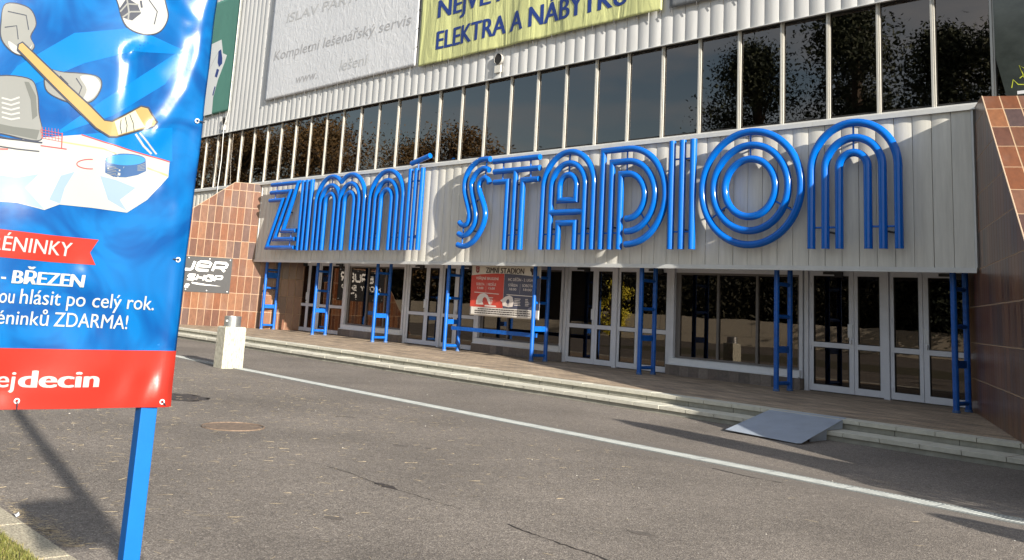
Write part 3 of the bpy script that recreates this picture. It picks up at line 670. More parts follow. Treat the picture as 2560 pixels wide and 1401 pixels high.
# ================================================================== BANNERS ON THE FACADE
YBAN = -.035
def folds(seed, amp, fx, fz=.35):
    rs = np.random.RandomState(seed); K = [(rs.uniform(.5, 1.6)*fx, rs.uniform(-1, 1)*fz, rs.uniform(0, 6.28), rs.uniform(.4, 1)) for _ in range(7)]
    def f(u, v):
        r = 0
        for a, b, p_, k in K: r = r + k*np.sin(a*u+b*v+p_+.6*np.sin(.7*v+p_))
        return amp*(r/4+.6)
    return f
def crinkle_mat(name, col, rough=.55, strength=.5, scale=1.0, dist=.05, stretch=(3, 1, .6), noise=.06):
    m = mat(name, col, rough, noise=noise, nscale=2); t = m.node_tree; b = t.nodes['Principled BSDF']
    tcn = t.nodes.new('ShaderNodeTexCoord'); mpn = t.nodes.new('ShaderNodeMapping'); mpn.inputs['Scale'].default_value = stretch; t.links.new(tcn.outputs['Object'], mpn.inputs[0])
    n = t.nodes.new('ShaderNodeTexNoise'); n.inputs['Scale'].default_value = scale; n.inputs['Detail'].default_value = 5; n.inputs['Distortion'].default_value = 1.2
    t.links.new(mpn.outputs[0], n.inputs[0]); bp_ = t.nodes.new('ShaderNodeBump'); bp_.inputs['Strength'].default_value = strength; bp_.inputs['Distance'].default_value = dist
    t.links.new(n.outputs['Fac'], bp_.inputs['Height']); t.links.new(bp_.outputs[0], b.inputs['Normal']); return m
m_wban = crinkle_mat('white_vinyl', (.60, .61, .63), .5, .4, 3.2, .04, (1.4, 1, .9))
m_yban = crinkle_mat('lime_cloth', (.52, .54, .24), .7, .9, 1.0, .06, (1.8, 1, .35))
m_gban = crinkle_mat('green_cloth', (.07, .21, .165), .65, .3, 1.2, .03, (1.5, 1, .5))
m_greyban = crinkle_mat('grey_cloth', (.16, .17, .18), .7, .4, 1.2, .04)
m_greytxt = mat('grey_ink', (.38, .38, .39), .6); m_faint = mat('faint_ink', (.47, .475, .48), .6); m_navy = mat('navy_ink', (.010, .035, .19), .6)
def banner(name, x0, x1, z0, z1, m, label, disp, step=.12, ties=True):
    root = empty(name, ((x0+x1)/2, YBAN, z0), label=label, cat='banner')
    sf_ = Surf((0, YBAN, 0), (1, 0, 0), (0, -1, 0), disp)
    o = sheet(sf_, x0, x1, z0, z1, step, m, 'cloth', None); rel(o, root)
    if ties:
        k = MB(); n = int((x1-x0)/.75)
        for i in range(n+1):
            x = x0+.05+(x1-x0-.1)*i/n; k.tube([(x, YBAN-.03, z0+.03), (x, YBAN-.01, z0-.10)], .010, 5)
        for i in range(1, 9):
            for x in (x0, x1): k.tube([(x, YBAN-.03, z0+i*.65), (x+(-.07 if x == x0 else .07), YBAN, z0+i*.65)], .010, 5)
        rel(k.build('cord_ties', m_black), root)
    return root, sf_
r1, s1_ = banner('advertising_banner', -30.00, -19.70, 9.24, 15.2, m_wban, 'large white advertising banner with grey Czech lettering', folds(2, .012, 1.3))
for txt, a, b, h, mm_, bo, sh in (('Kompletní lešenářský servis', (-29.55, 10.90), (-20.15, 10.76), .40, m_greytxt, .0, .18), ('ISLAV PARTNER', (-28.79, 12.40), (-21.9, 12.30), .38, m_faint, .01, .2),
                               ('www.', (-27.62, 9.68), (-26.0, 9.66), .36, m_greytxt, .0, .12), ('lešení', (-24.4, 9.72), (-22.6, 9.70), .42, m_faint, -.01, .15), ('T', (-28.75, 13.35), (-28.4, 13.35), .7, m_faint, .02, 0)):
    rel(lettering(s1_, txt, a, b, h, mm_, None, .006, bold=bo, shear=sh, step=.3), r1)
r2, s2_ = banner('advertising_banner', -19.53, -9.30, 9.16, 15.2, m_yban, 'lime yellow cloth banner with dark blue capitals', folds(5, .055, 3.6, .9), .08)
rel(lettering(s2_, 'ELEKTRA A NÁBYTKU', (-18.58, 9.60), (-10.42, 9.56), .60, m_navy, None, .010, bold=.045, step=.12), r2)
rel(lettering(s2_, 'NEJVĚTŠÍ VÝBĚR', (-18.60, 10.68), (-11.4, 10.66), .60, m_navy, None, .010, bold=.045, step=.12), r2)
r3, s3_ = banner('advertising_banner', -36.4, -33.22, 9.20, 14.65, m_gban, 'green banner with a pale slope beside the blue poster', folds(9, .012, 1.5))
m_pale = mat('pale_print', (.62, .64, .64), .6)
rel(bm_to_obj(poly_bm([[(-36.38, 9.23), (-34.85, 9.23), (-34.9, 10.0), (-34.6, 10.8), (-34.15, 11.5), (-33.98, 11.85), (-34.4, 12.0), (-34.7, 12.7), (-36.38, 12.6)]], .3), 'pale_slope', m_pale, s3_, .006, None), r3)
rel(bm_to_obj(poly_bm([stroke_poly([(-34.75, 12.2), (-34.62, 11.7), (-34.5, 11.45)], [.25, .45, .3]), stroke_poly([(-34.72, 11.3), (-34.85, 10.95)], .26), stroke_poly([(-34.82, 10.5), (-34.95, 10.1)], .12)], .3), 'dark_marks', m_navy, s3_, .010, None), r3)
rel(bm_to_obj(poly_bm([stroke_poly([(-35.9, 11.2), (-34.8, 12.2)], .03)], .3), 'thin_line', m_greytxt, s3_, .010, None), r3)
r4, s4_ = banner('advertising_banner', -9.06, -3.5, 9.15, 15.2, m_greyban, 'dark grey banner right of the lime yellow one', folds(11, .02, 2.2))
# hanging cable
cb = empty('cable', (-33.5, -.03, 5.7), label='thin pale cable hanging down past the windows at the left', cat='cable')
mb = MB(); mb.tube([(-33.18, -.06, 14.6), (-33.20, -.05, 9.2), (-33.52, -.04, 8.5), (-33.45, -.02, 7.0), (-33.38, -.09, 5.8), (-33.45, -.05, 5.2)], .016, 6); rel(mb.build('wire', m_trim), cb)

# timetable banner
m_tw = crinkle_mat('timetable_vinyl', (.62, .58, .52), .5, .25, 1.5, .02, (1, 1, 1), .12)
m_tred = crinkle_mat('timetable_red', (.52, .055, .035), .5, .25, 1.5, .02, (1, 1, 1), .1); m_tgrey = crinkle_mat('timetable_slate', (.075, .075, .11), .5, .25, 1.5, .02, (1, 1, 1), .1)
m_brown = mat('dark_brown_ink', (.035, .02, .018), .6); m_cream = mat('cream_ink', (.68, .60, .54), .6); m_red = mat('crest_red', (.22, .02, .025), .6)
def tdisp(u, v): return .02*np.sin(2.1*u+1.3*v)+.012*np.sin(5.3*u-2*v)
tt = empty('timetable_banner', (-15.3, .5, 1.15), label='white, red and slate timetable banner reading ZIMNÍ STADION between ladder frames', cat='banner')
st = Surf((-1.199, .52, 0), (1, 0, 0), (0, -1, 0), tdisp); st.u = Vector((.932, 0, 0))
TX0, TX1, TZ0, TZ1 = -16.72, -13.52, 1.14, 2.655
rel(sheet(st, TX0, TX1, TZ0, TZ1, .06, m_tw, 'vinyl', None), tt)
def tb(polys, m, off, name='print'): rel(bm_to_obj(poly_bm(polys, .06), name, m, st, off, None), tt)
top = lambda u: 2.33+.07*(1-((u-(-15.2))/1.5)**2)
tb([[(TX0, 1.40), (-15.13, 1.40)]+[(u, top(u)) for u in np.linspace(-15.13, TX0, 12)]], m_tred, .003, 'red_field')
tb([[(-15.12, 1.40), (TX1, 1.40)]+[(u, top(u)) for u in np.linspace(TX1, -15.12, 12)]], m_tgrey, .003, 'slate_field')
tl = lambda *a, **k: rel(lettering(st, *a, None, .006, step=.1, **k), tt)
tl('ZIMNÍ STADION', (-16.02, 2.415), (-14.25, 2.405), .155, m_brown, bold=.04)
tl('VEŘEJNÉ BRUSLENÍ', (-16.48, 2.215), (-15.36, 2.205), .075, m_cream, bold=.03); tl('HC DĚČÍN - 2. LIGA', (-14.95, 2.20), (-13.86, 2.195), .075, m_cream, bold=.03)
for (w1, w2, xa, xb) in (('SOBOTA', '13:00', -16.46, -16.06), ('NEDĚLE', '15:00', -15.88, -15.46), ('STŘEDA', '18:00', -14.93, -14.50), ('SOBOTA', '18:00', -14.30, -13.86)):
    tl(w1, (xa, 2.04), (xb, 2.035), .075, m_cream, bold=.02); tl(w2, (xa+.05, 1.93), (xb-.05, 1.925), .065, m_cream, bold=.02)
tb([stroke_poly([(x, 1.84), (x, 2.12)], .006) for x in (-15.97, -14.39)]+[stroke_poly([(-16.55, 1.83), (-15.32, 1.80)], .02), stroke_poly([(-14.98, 1.80), (-13.86, 1.78)], .02)], m_cream, .006, 'fine_rules')
# two pale curved shapes (ice skate outlines) in the fields
tb([[(-16.45, 1.47), (-16.05, 1.47), (-16.13, 1.56), (-16.1, 1.66), (-16.0, 1.70), (-15.9, 1.66), (-15.78, 1.50), (-15.68, 1.47), (-15.72, 1.62), (-15.86, 1.76), (-16.05, 1.81), (-16.25, 1.79), (-16.38, 1.70), (-16.44, 1.58)],
    [(-16.0, 1.42), (-15.4, 1.42), (-15.45, 1.46), (-15.98, 1.47)]], m_cream, .006, 'pale_shape')
tb([[(-15.25, 1.62), (-15.02, 1.74), (-14.85, 1.78), (-14.7, 1.74), (-14.62, 1.58), (-14.66, 1.46), (-14.85, 1.44), (-15.12, 1.47), (-15.16, 1.58)]], m_cream, .006, 'pale_shape')
tb([[(-14.98, 1.58), (-14.93, 1.66), (-14.86, 1.67), (-14.81, 1.60), (-14.85, 1.54), (-14.87, 1.46), (-14.90, 1.54)]], m_tgrey, .009, 'cut_out')
rs = random.Random(4)
bars = []
for z, xa, xb in ((1.335, -16.35, -13.95), (1.275, -16.5, -13.9), (1.215, -16.5, -13.9)):
    x = xa
    while x < xb:
        l = rs.uniform(.05, .16); bars.append([(x, z), (min(x+l, xb), z), (min(x+l, xb), z+.028), (x, z+.028)]); x += l+.02
tb(bars, m_brown, .004, 'small_print')
bars = []
for k in range(5):
    for xa, xb in ((-16.38, -16.1), (-15.78, -15.55), (-14.6, -14.3), (-14.15, -13.98)):
        z = 1.50+.045*k; bars.append([(xa, z), (xb-rs.uniform(0, .08), z), (xb-.05, z+.018), (xa, z+.018)])
tb(bars, m_cream, .0055, 'small_print')
tb([[(-16.50, 2.60), (-16.32, 2.60), (-16.32, 2.48), (-16.34, 2.43), (-16.41, 2.40), (-16.48, 2.43), (-16.50, 2.48)]], m_red, .006, 'crest')
tb([stroke_poly([(-16.36, 2.56), (-16.44, 2.56), (-16.45, 2.50), (-16.40, 2.46), (-16.37, 2.50), (-16.41, 2.51)], .014)], m_cream, .009, 'crest_figure')
tb([[(-13.98, 2.58), (-13.86, 2.56), (-13.80, 2.52), (-13.86, 2.47), (-13.84, 2.40), (-13.92, 2.36), (-13.93, 2.45), (-13.99, 2.50)]], m_brown, .006, 'emblem')

# hockey shop sign on the left buttress
O0 = Vector((XL, 0, 0)); ud = Vector((-sin(ALPHA), -cos(ALPHA), 0))*-1     # u runs to the right
nL = Vector((cos(ALPHA), -sin(ALPHA), 0))
sg = Surf(O0, ud, nL)
hs = empty('shop_sign', tuple(O0+ud*-1.7+Vector((0, 0, 1.3))), label='black sign with white slanted lettering on the left tiled buttress', cat='sign')
def hb(polys, m, off, name): rel(bm_to_obj(poly_bm(polys, 0), name, m, sg, off, None, False), hs)
m_sign = mat('sign_black', (.022, .022, .024), .55, noise=.2); m_signw = mat('sign_white', (.82, .82, .80), .5)
b_ = MB(); c0 = [sg.pts([[u, z]], o_)[0] for o_ in (.008, .022) for u, z in ((-5.3, 1.25), (-.845, 1.29), (-.845, 2.675), (-5.3, 2.64))]
b_.add([tuple(x) for x in c0], [(0, 1, 2, 3), (7, 6, 5, 4), (0, 4, 5, 1), (1, 5, 6, 2), (2, 6, 7, 3), (3, 7, 4, 0)]); rel(b_.build('sign_board', m_sign), hs)
def rnd(pts): return pts
def stroke(pts, wd, shear=.0, o=(0, 0)): return stroke_poly([(o[0]+x+y*shear, o[1]+y) for x, y in pts], wd)
def glyphs(chars, x0, z0, h, wch, gap, wt, shear=.28):
    G_ = {'U': [[(0, 1), (0, .12), (.12, 0), (.88, 0), (1, .12), (1, 1)]], 'E': [[(1, .0), (.14, 0), (0, .14), (0, .5), (0, .86), (.14, 1), (.86, 1), (1, .86), (1, .5), (0, .5)]],
          'R': [[(0, 0), (0, 1), (.86, 1), (1, .86), (1, .56), (.86, .42), (.1, .42)], [(.62, .42), (1, 0)]], 'B': [[(0, 0), (0, 1), (.9, 1), (1, .9), (1, .6), (.9, .5), (1, .4), (1, .1), (.9, 0), (0, 0)], [(0, .5), (.9, .5)]],
          'A': [[(0, 0), (0, .86), (.14, 1), (.86, 1), (1, .86), (1, 0)], [(0, .4), (1, .4)]], 'S': [[(1, 1), (.12, 1), (0, .9), (0, .6), (.1, .5), (.9, .5), (1, .4), (1, .1), (.88, 0), (0, 0)]],
          'H': [[(0, 0), (0, 1)], [(1, 0), (1, 1)], [(0, .5), (1, .5)]], 'O': [[(.5, 0), (.12, 0), (0, .12), (0, .88), (.12, 1), (.88, 1), (1, .88), (1, .12), (.88, 0), (.5, 0)]], 'P': [[(0, 0), (0, 1), (.88, 1), (1, .88), (1, .55), (.88, .42), (0, .42)]],
          'C': [[(1, 1), (.14, 1), (0, .86), (0, .14), (.14, 0), (1, 0)]], 'K': [[(0, 0), (0, 1)], [(1, 1), (.1, .5), (1, 0)]], 'Y': [[(0, 1), (.5, .5), (1, 1)], [(.5, .5), (.5, 0)]], '2': [[(0, 1), (.88, 1), (1, .88), (1, .6), (.88, .5), (.12, .5), (0, .4), (0, 0), (1, 0)]], '.': [[(0, 0), (.15, 0)]], ' ': []}
    k = 0
    for ch in chars:
        for L_ in G_[ch]:
            hb([stroke([(x*wch, y*h) for x, y in L_], wt, shear, (x0+k*(wch+gap), z0))], m_signw, .025+.0012*(k % 3)+.0004*G_[ch].index(L_), 'sign_letters')
        k += 1
# u coordinate is minus the distance outward from the canopy
glyphs('BAUER', -4.10, 2.14, .33, .47, .16, .095); glyphs('HOCKEY SHOP', -4.92, 1.75, .20, .255, .09, .055)
glyphs('2', -3.6, 1.44, .13, .12, .03, .035, .28); glyphs('E', -2.56, 1.44, .13, .12, .03, .038, .28)
hb([[(-2.32, 1.66), (-2.32+.02, 1.60), (-1.98, 1.565), (-1.18, 1.555), (-1.75, 1.60)]], m_signw, .026, 'swoosh')
k = MB()
for u in (-5.15, -4.2, -3.35, -2.52, -1.72, -.93):
    for z in (1.36, 2.60):
        P_ = Vector(sg.pts([[u, z]], .02)[0]); k.tube([P_, P_+nL*.012], .022, 8)
rel(k.build('eyelets', m_white), hs)

# ================================================================== BOLLARD BIN, RAMP, DRAIN, MANHOLE
bo = empty('ashtray_bollard', (-15.07, -8.14, G), label='square concrete pillar bin with a steel can on top, at the drain line', cat='bollard bin')
mb = MB()
def ring_quad(hw, hd, z): return [(-hw, -hd, z), (hw, -hd, z), (hw+.0, hd, z), (-hw, hd, z)]
vs = ring_quad(.21, .265, 0)+ring_quad(.205, .26, .90)+ring_quad(.19, .245, .93); mb.add(vs, [(0, 1, 5, 4), (1, 2, 6, 5), (2, 3, 7, 6), (3, 0, 4, 7), (4, 5, 9, 8), (5, 6, 10, 9), (6, 7, 11, 10), (7, 4, 8, 11), (8, 9, 10, 11)])
mb.build('pillar', m_bollard, bo, bevel=.012)
mb = MB(); mb.tube([(0, 0, .925), (0, 0, 1.165)], .19, 40, caps=False); mb.tube([(0, 0, .925), (0, 0, 1.165)], .183, 40, caps=False); mb.tube([(0, 0, .93), (0, 0, .95)], .183, 40)
cn3 = mb.build('steel_can', m_steel, bo, smooth=True)
mb = MB(); mb.tube([(.07, -.178, 1.06), (.075, -.192, 1.06)], .022, 12); mb.build('lock', m_white, cn3)

rp = empty('access_ramp', (-3.0, -4.5, G), label='grey steel tread plate ramp laid over the steps', cat='ramp')
mb = MB()
A, B_, C_, C2, D_ = [(x_, y_, .008+(y_+3.58)*(.298/1.76)) for x_, y_ in ((-3.83, -3.58), (-2.50, -3.52), (-2.29, -5.24), (-2.35, -5.28), (-3.68, -5.17))]
top_ = [A, B_, C_, C2, D_]; th = .006
mb.add([*top_]+[(x, y, z-th) for x, y, z in top_], [(0, 1, 2, 3, 4), (9, 8, 7, 6, 5)]+[(i, (i+1) % 5, 5+(i+1) % 5, 5+i) for i in range(5)])
rel(mb.build('tread_plate', m_plate), rp)
mb = MB(); x = -2.44
mb.add([(x, -4.75, G+.002), (x-.01, -4.24, G+.002), (x-.02, -4.20, -.15), (x-.03, -3.70, -.15), (x-.03, -3.68, -.02), (x+.02, -4.75, G+.09)], [(0, 1, 2, 3, 4, 5)])
mb.add([(x-.01, -4.75, G+.002), (x-.02, -4.24, G+.002), (x-.03, -4.20, -.15), (x-.04, -3.70, -.15), (x-.04, -3.68, -.02), (x+.01, -4.75, G+.09)], [(5, 4, 3, 2, 1, 0)])
rel(mb.build('side_plate', m_plate), rp)

dr = empty('drain_channel', (-8, -8.07, G), label='long pale slotted drain channel set in the asphalt', cat='drain')
ang = atan2(-8.20+7.93, 1.9+18.6)
XA, XB = -24.0, 4.0
dY = lambda x: -7.93+(x+18.6)*(-.0132)
def along(mb, xa, xb, ya, yb, z0, z1):
    mb.add([(xa, dY(xa)+ya, z0), (xb, dY(xb)+ya, z0), (xb, dY(xb)+yb, z0), (xa, dY(xa)+yb, z0), (xa, dY(xa)+ya, z1), (xb, dY(xb)+ya, z1), (xb, dY(xb)+yb, z1), (xa, dY(xa)+yb, z1)],
           [(0, 3, 2, 1), (4, 5, 6, 7), (0, 1, 5, 4), (1, 2, 6, 5), (2, 3, 7, 6), (3, 0, 4, 7)])
mb = MB(); along(mb, XA, XB, -.146, .146, G+.001, G+.003); rel(mb.build('channel', m_dark), dr)
mb = MB(); along(mb, XA, XB, -.148, -.13, G+.001, G+.014); along(mb, XA, XB, .13, .148, G+.001, G+.014); rel(mb.build('frame_rails', m_grate), dr)
mb = MB(); x = XA
while x < XB:
    if abs((x-XA) % 1.0) < .045: along(mb, x, x+.02, -.088, .088, G+.003, G+.013)
    mb.add([(x, dY(x)-.128, G+.012), (x+.022, dY(x)-.128, G+.012), (x+.052, dY(x)+.128, G+.012), (x+.030, dY(x)+.128, G+.012), (x, dY(x)-.128, G+.004), (x+.022, dY(x)-.128, G+.004), (x+.052, dY(x)+.128, G+.004), (x+.030, dY(x)+.128, G+.004)],
           [(0, 1, 2, 3), (0, 4, 5, 1), (2, 6, 7, 3), (1, 5, 6, 2), (3, 7, 4, 0)]); x += .044
rel(mb.build('grate', m_grate), dr)

mh = empty('manhole_cover', (-6.25, -12.52, G), label='round rusty manhole cover flush with the asphalt', cat='manhole cover')
mb = MB(); mb.tube([(0, 0, .001), (0, 0, .006)], .36, 40); mb.build('cover', m_rust, mh)
mb = MB(); mb.tube([(.40*cos(2*pi*k/40), .40*sin(2*pi*k/40), .003) for k in range(40)], .012, 6, closed=True); mb.build('rim', m_rust, mh)

# wet stain, cracks in the asphalt
m_stain = mat('damp_asphalt', (.035, .025, .021), .7, noise=.5, nscale=18); m_crack = mat('crack_fill', (.022, .017, .014), .9)
def blob(pts, n=1): return pts
rs = random.Random(3)
def stain(cx, cy, rx, ry, name='stain'):
    P_ = [(cx+rx*cos(a)*(1+rs.uniform(-.2, .2)), cy+ry*sin(a)*(1+rs.uniform(-.25, .25))) for a in np.linspace(0, 2*pi, 40, endpoint=False)]
    sf_ = Surf((0, 0, G), (1, 0, 0), (0, 0, 1), None, Vector((0, 1, 0)))
    o = bm_to_obj(poly_bm([P_], 0), name, m_stain, sf_, .003, None, False); o['kind'] = 'structure'; return o
stain(-9.6, -11.75, .55, .40, 'damp_patch'); stain(-2.15, -13.0, .16, .05, 'damp_patch')
sf_g = Surf((0, 0, G), (1, 0, 0), (0, 0, 1), None, Vector((0, 1, 0)))
def crack(pts, wd):
    out = []
    for a, b in zip(pts[:-1], pts[1:]):
        for k in range(6):
            t = k/6; out.append((a[0]+(b[0]-a[0])*t+rs.uniform(-.012, .012), a[1]+(b[1]-a[1])*t+rs.uniform(-.012, .012)))
    out.append(pts[-1]); ws_ = [wd*rs.uniform(.25, 1.3) for _ in out]
    o = bm_to_obj(poly_bm([stroke_poly(out, ws_)], 0), 'asphalt_crack', m_crack, sf_g, .0035, None, False); o['kind'] = 'structure'
m_worn = mat('worn_asphalt', (.105, .088, .075), .9, noise=.5, nscale=22, bump=.4, bscale=90)
def patch(cx, cy, rx, ry, rot):
    P_ = []
    for a in np.linspace(0, 2*pi, 36, endpoint=False):
        k_ = 1+rs.uniform(-.10, .10); u_, v_ = rx*cos(a)*k_, ry*sin(a)*k_; P_.append((cx+u_*cos(rot)-v_*sin(rot), cy+u_*sin(rot)+v_*cos(rot)))
    o = bm_to_obj(poly_bm([P_], 0), 'worn_patch', m_worn, sf_g0, .0022, None, False); o['kind'] = 'structure'
sf_g0 = Surf((0, 0, G), (1, 0, 0), (0, 0, 1), None, Vector((0, 1, 0)))
for q in ((-4.2, -11.3, .10, .06, .3), (-3.9, -11.1, .05, .04, 0), (-6.8, -10.4, .16, .06, .8), (.35, -12.2, .12, .05, .2), (-1.2, -14.2, .09, .05, .5), (-8.6, -13.6, .22, .10, .1), (1.9, -11.3, .14, .07, 1)): patch(*q)
crack([(-3.554, -12.968), (-2.863, -12.938), (-2.151, -13.031), (-1.669, -12.998), (-1.281, -13.014), (-1.008, -12.991)], .010)
crack([(-.399, -13.019), (-.048, -13.074), (.241, -13.086), (.514, -13.097), (.9, -13.13), (1.6, -13.2)], .020)
crack([(-8.734, -8.849), (-7.863, -8.78), (-6.447, -8.829), (-5.282, -8.819), (-4.242, -8.809)], .006)
crack([(-1.5, -8.62), (-.9, -8.70), (-.5, -8.66)], .02)

# ================================================================== KERB, GRASS, NEEDLES, LITTER
mb = MB(); x = -3.0
while x < 3.2:
    mb.box(x+.004, x+.996, -16.57, -16.36, G-.1, G+.012); x += 1.0
struct(mb, 'kerb', m_conc, bevel=.01)
mb = MB(); mb.box(-30, 3.2, -24, -16.572, G-.1, G+.004); struct(mb, 'grass_soil', mat('soil', (.07, .06, .025), .95, noise=.5, nscale=9))
def blades(n, fx, fy, hmin, hmax, wid, lean):
    mb = MB()
    for _ in range(n):
        x, y = fx(), fy(); h = random.uniform(hmin, hmax); a = random.uniform(0, 2*pi); l = random.uniform(0, lean)*h; b = random.uniform(0, 2*pi); w_ = wid*random.uniform(.6, 1.3)
        dx, dy = cos(a)*w_, sin(a)*w_; ex, ey = cos(b)*l, sin(b)*l
        mb.add([(x-dx, y-dy, G), (x+dx, y+dy, G), (x+dx*.7+ex*.35, y+dy*.7+ey*.35, G+h*.55), (x-dx*.7+ex*.35, y-dy*.7+ey*.35, G+h*.55), (x+ex, y+ey, G+h*(1-.3*(l/h)))], [(0, 1, 2, 3), (3, 2, 4)])
    return mb
gm = mat('grass_blades', (.15, .155, .03), .6, noise=.5, nscale=40); gd = mat('dry_grass', (.34, .27, .10), .7, noise=.3, nscale=30)
o = blades(15000, lambda: random.uniform(-2.9, .6), lambda: -16.585-abs(random.gauss(0, .42)), .02, .065, .0022, 1.0).build('grass', gm); o['kind'] = 'stuff'; tag(o, 'short green grass beyond the kerb at the bottom left', 'grass')
o = blades(3500, lambda: random.uniform(-2.9, .6), lambda: -16.56-abs(random.gauss(0, .35)), .015, .05, .0018, 1.6).build('dry_grass', gd); o['kind'] = 'stuff'; tag(o, 'dry straw grass along the kerb', 'dry grass')
nm = mat('pine_needle', (.46, .37, .23), .6, noise=.35, nscale=30)
mb = MB()
def needle(x, y, L, w_, z=.004):
    a = random.uniform(0, 2*pi); c = random.uniform(-.25, .25)
    p0 = (x-cos(a)*L/2, y-sin(a)*L/2); p2 = (x+cos(a)*L/2, y+sin(a)*L/2); p1 = (x-sin(a)*L*c*.4, y+cos(a)*L*c*.4)
    q = stroke_poly([p0, p1, p2], [w_*.6, w_, w_*.5]); mb.add([(u, v, G+z+random.uniform(0, .003)) for u, v in q], [(0, 1, 4, 5), (1, 2, 3, 4)])
for _ in range(2600):
    t = random.random(); x = random.uniform(-22, 3); y = random.uniform(-16.3, -8.5)
    dens = math.exp(-max(0, (x+6))/3.2) if y > -14 else math.exp(-max(0, (x+2))/2.0)
    if random.random() > dens: continue
    needle(x, y, random.uniform(.05, .13), random.uniform(.003, .007) if x < -4 else random.uniform(.0018, .003))
for _ in range(1500):
    x = random.uniform(-15, -1.2); y = random.uniform(-15.9, -9.2)
    if random.random() < .5+.5*max(0, min(1, (-x-2)/6)): needle(x, y, random.uniform(.07, .15), random.uniform(.004, .009)*(1 if x < -5 else .5))
for _ in range(330):
    x = -1.2-abs(random.gauss(0, .9)); y = -16.33+abs(random.gauss(0, .09)); needle(x, y, random.uniform(.05, .13), .0022)
o = mb.build('pine_needles', nm); o['kind'] = 'stuff'; tag(o, 'scattered dry pine needles lying on the asphalt', 'pine needles')
mb = MB()
for _ in range(170):
    x = random.uniform(-20, 4); y = random.uniform(-16.2, -4.4); r = random.uniform(.004, .012)*(1.3 if x < -5 else 1)
    n = 5; mb.add([(x+r*cos(2*pi*k/n)*random.uniform(.6, 1.3), y+r*sin(2*pi*k/n)*random.uniform(.6, 1.3), G+.001) for k in range(n)]+[(x, y, G+r*.7)], [(k, (k+1) % n, n) for k in range(n)])
o = mb.build('pebbles', mat('pebble', (.36, .34, .30), .8)); o['kind'] = 'stuff'; tag(o, 'tiny pale pebbles and crumbs scattered on the asphalt', 'pebbles')
# dry leaf near the bottom right, white scraps
def leaf(x, y, L, m, name, label, cat):
    mb = MB(); a = random.uniform(0, 6.28); ca_, sa_ = cos(a), sin(a); R2 = lambda u, v, z: (x+u*ca_-v*sa_, y+u*sa_+v*ca_, G+z)
    mb.add([R2(-L, 0, .004), R2(-L*.3, L*.5, .03), R2(L*.5, L*.4, .02), R2(L, 0, .006), R2(L*.5, -L*.4, .03), R2(-L*.3, -L*.5, .012), R2(0, 0, .006)], [(0, 1, 6), (1, 2, 6), (2, 3, 6), (3, 4, 6), (4, 5, 6), (5, 0, 6)])
    return tag(mb.build(name, m), label, cat)
leaf(1.38, -12.72, .035, mat('dry_leaf', (.16, .075, .03), .7), 'dry_leaf', 'small curled brown leaf on the asphalt near the bottom', 'leaf')
leaf(-2.28, -16.34, .045, m_white, 'paper_scrap', 'small white paper scrap on the kerb at bottom left', 'litter')

# ================================================================== THE BLUE BANNER STAND NEAR THE CAMERA
K_ = .48; FT = Vector((-.592, -16.145, -.3)); FP = CPOS+(FT-CPOS)*K_; FP.z = G
BA = radians(3); bu = Vector((sin(BA), cos(BA), 0)); bn_ = Vector((cos(BA), -sin(BA), 0))
OFF = .034
def bp(x, y):
    """point of the banner plane seen at pixel (x, y) -> (u along the banner, height)"""
    d = _r2*((x-CCX)/CF) - _u2*((y-CCY)/CF) + _fw; o_ = FP+bn_*OFF; t = (o_-CPOS).dot(bn_)/d.dot(bn_); P_ = CPOS+d*t
    return ((P_-FP).dot(bu), P_.z)
stand = empty('banner_stand', tuple(FP), label='blue square steel post and crossbars carrying the blue poster', cat='banner stand')
def sbox(name, u0, u1, n0, n1, z0, z1):
    mb = MB(); c = [FP+bu*u+bn_*n_+Vector((0, 0, z-G)) for z in (z0, z1) for u, n_ in ((u0, n0), (u1, n0), (u1, n1), (u0, n1))]
    mb.add([tuple(x) for x in c], [(0, 3, 2, 1), (4, 5, 6, 7), (0, 1, 5, 4), (1, 2, 6, 5), (2, 3, 7, 6), (3, 0, 4, 7)]); return rel(mb.build(name, m_bluepost, bevel=.003), stand)
HP = .0260
zbot = bp(200, 1022)[1]
sbox('post', -HP, HP, -HP, HP, G, 2.95); sbox('post', -1.60-HP, -1.60+HP, -HP, HP, G, 2.95)
sbox('crossbar', -1.60+HP+.001, -HP-.001, -.02, .02, zbot-.002, zbot+.045); sbox('crossbar', -1.60+HP+.001, -HP-.001, -.02, .02, 2.86, 2.91)
ub0, ub1 = -1.62, .068
ridges = [  # fold lines in picture measure along the sheet: points, height, width
    ([(545, -40), (515, 30), (497, 140), (470, 225), (420, 300), (380, 345)], .013, .022), ([(450, -20), (452, 60), (440, 120), (400, 170)], -.010, .03), ([(330, 130), (318, 230), (300, 330), (285, 420)], .009, .016),
    ([(370, 105), (345, 118), (325, 135)], .008, .012), ([(400, -30), (430, 20), (470, 60)], .010, .02), ([(480, 330), (470, 500), (455, 640)], -.009, .018), ([(452, 520), (445, 700), (420, 960), (400, 1150)], .006, .016),
    ([(-20, 470), (120, 560), (200, 700)], .006, .05), ([(150, 640), (230, 780), (330, 960)], -.009, .03), ([(210, 690), (300, 860), (380, 1000)], .008, .022), ([(-60, 200), (60, 420), (90, 520)], .007, .05), ([(40, 100), (160, 240), (260, 420)], -.006, .04), ([(390, 320), (400, 400), (410, 470)], .006, .018)]
ridges = [(np.array([bp(*q) for q in pts]), a, s) for pts, a, s in ridges]
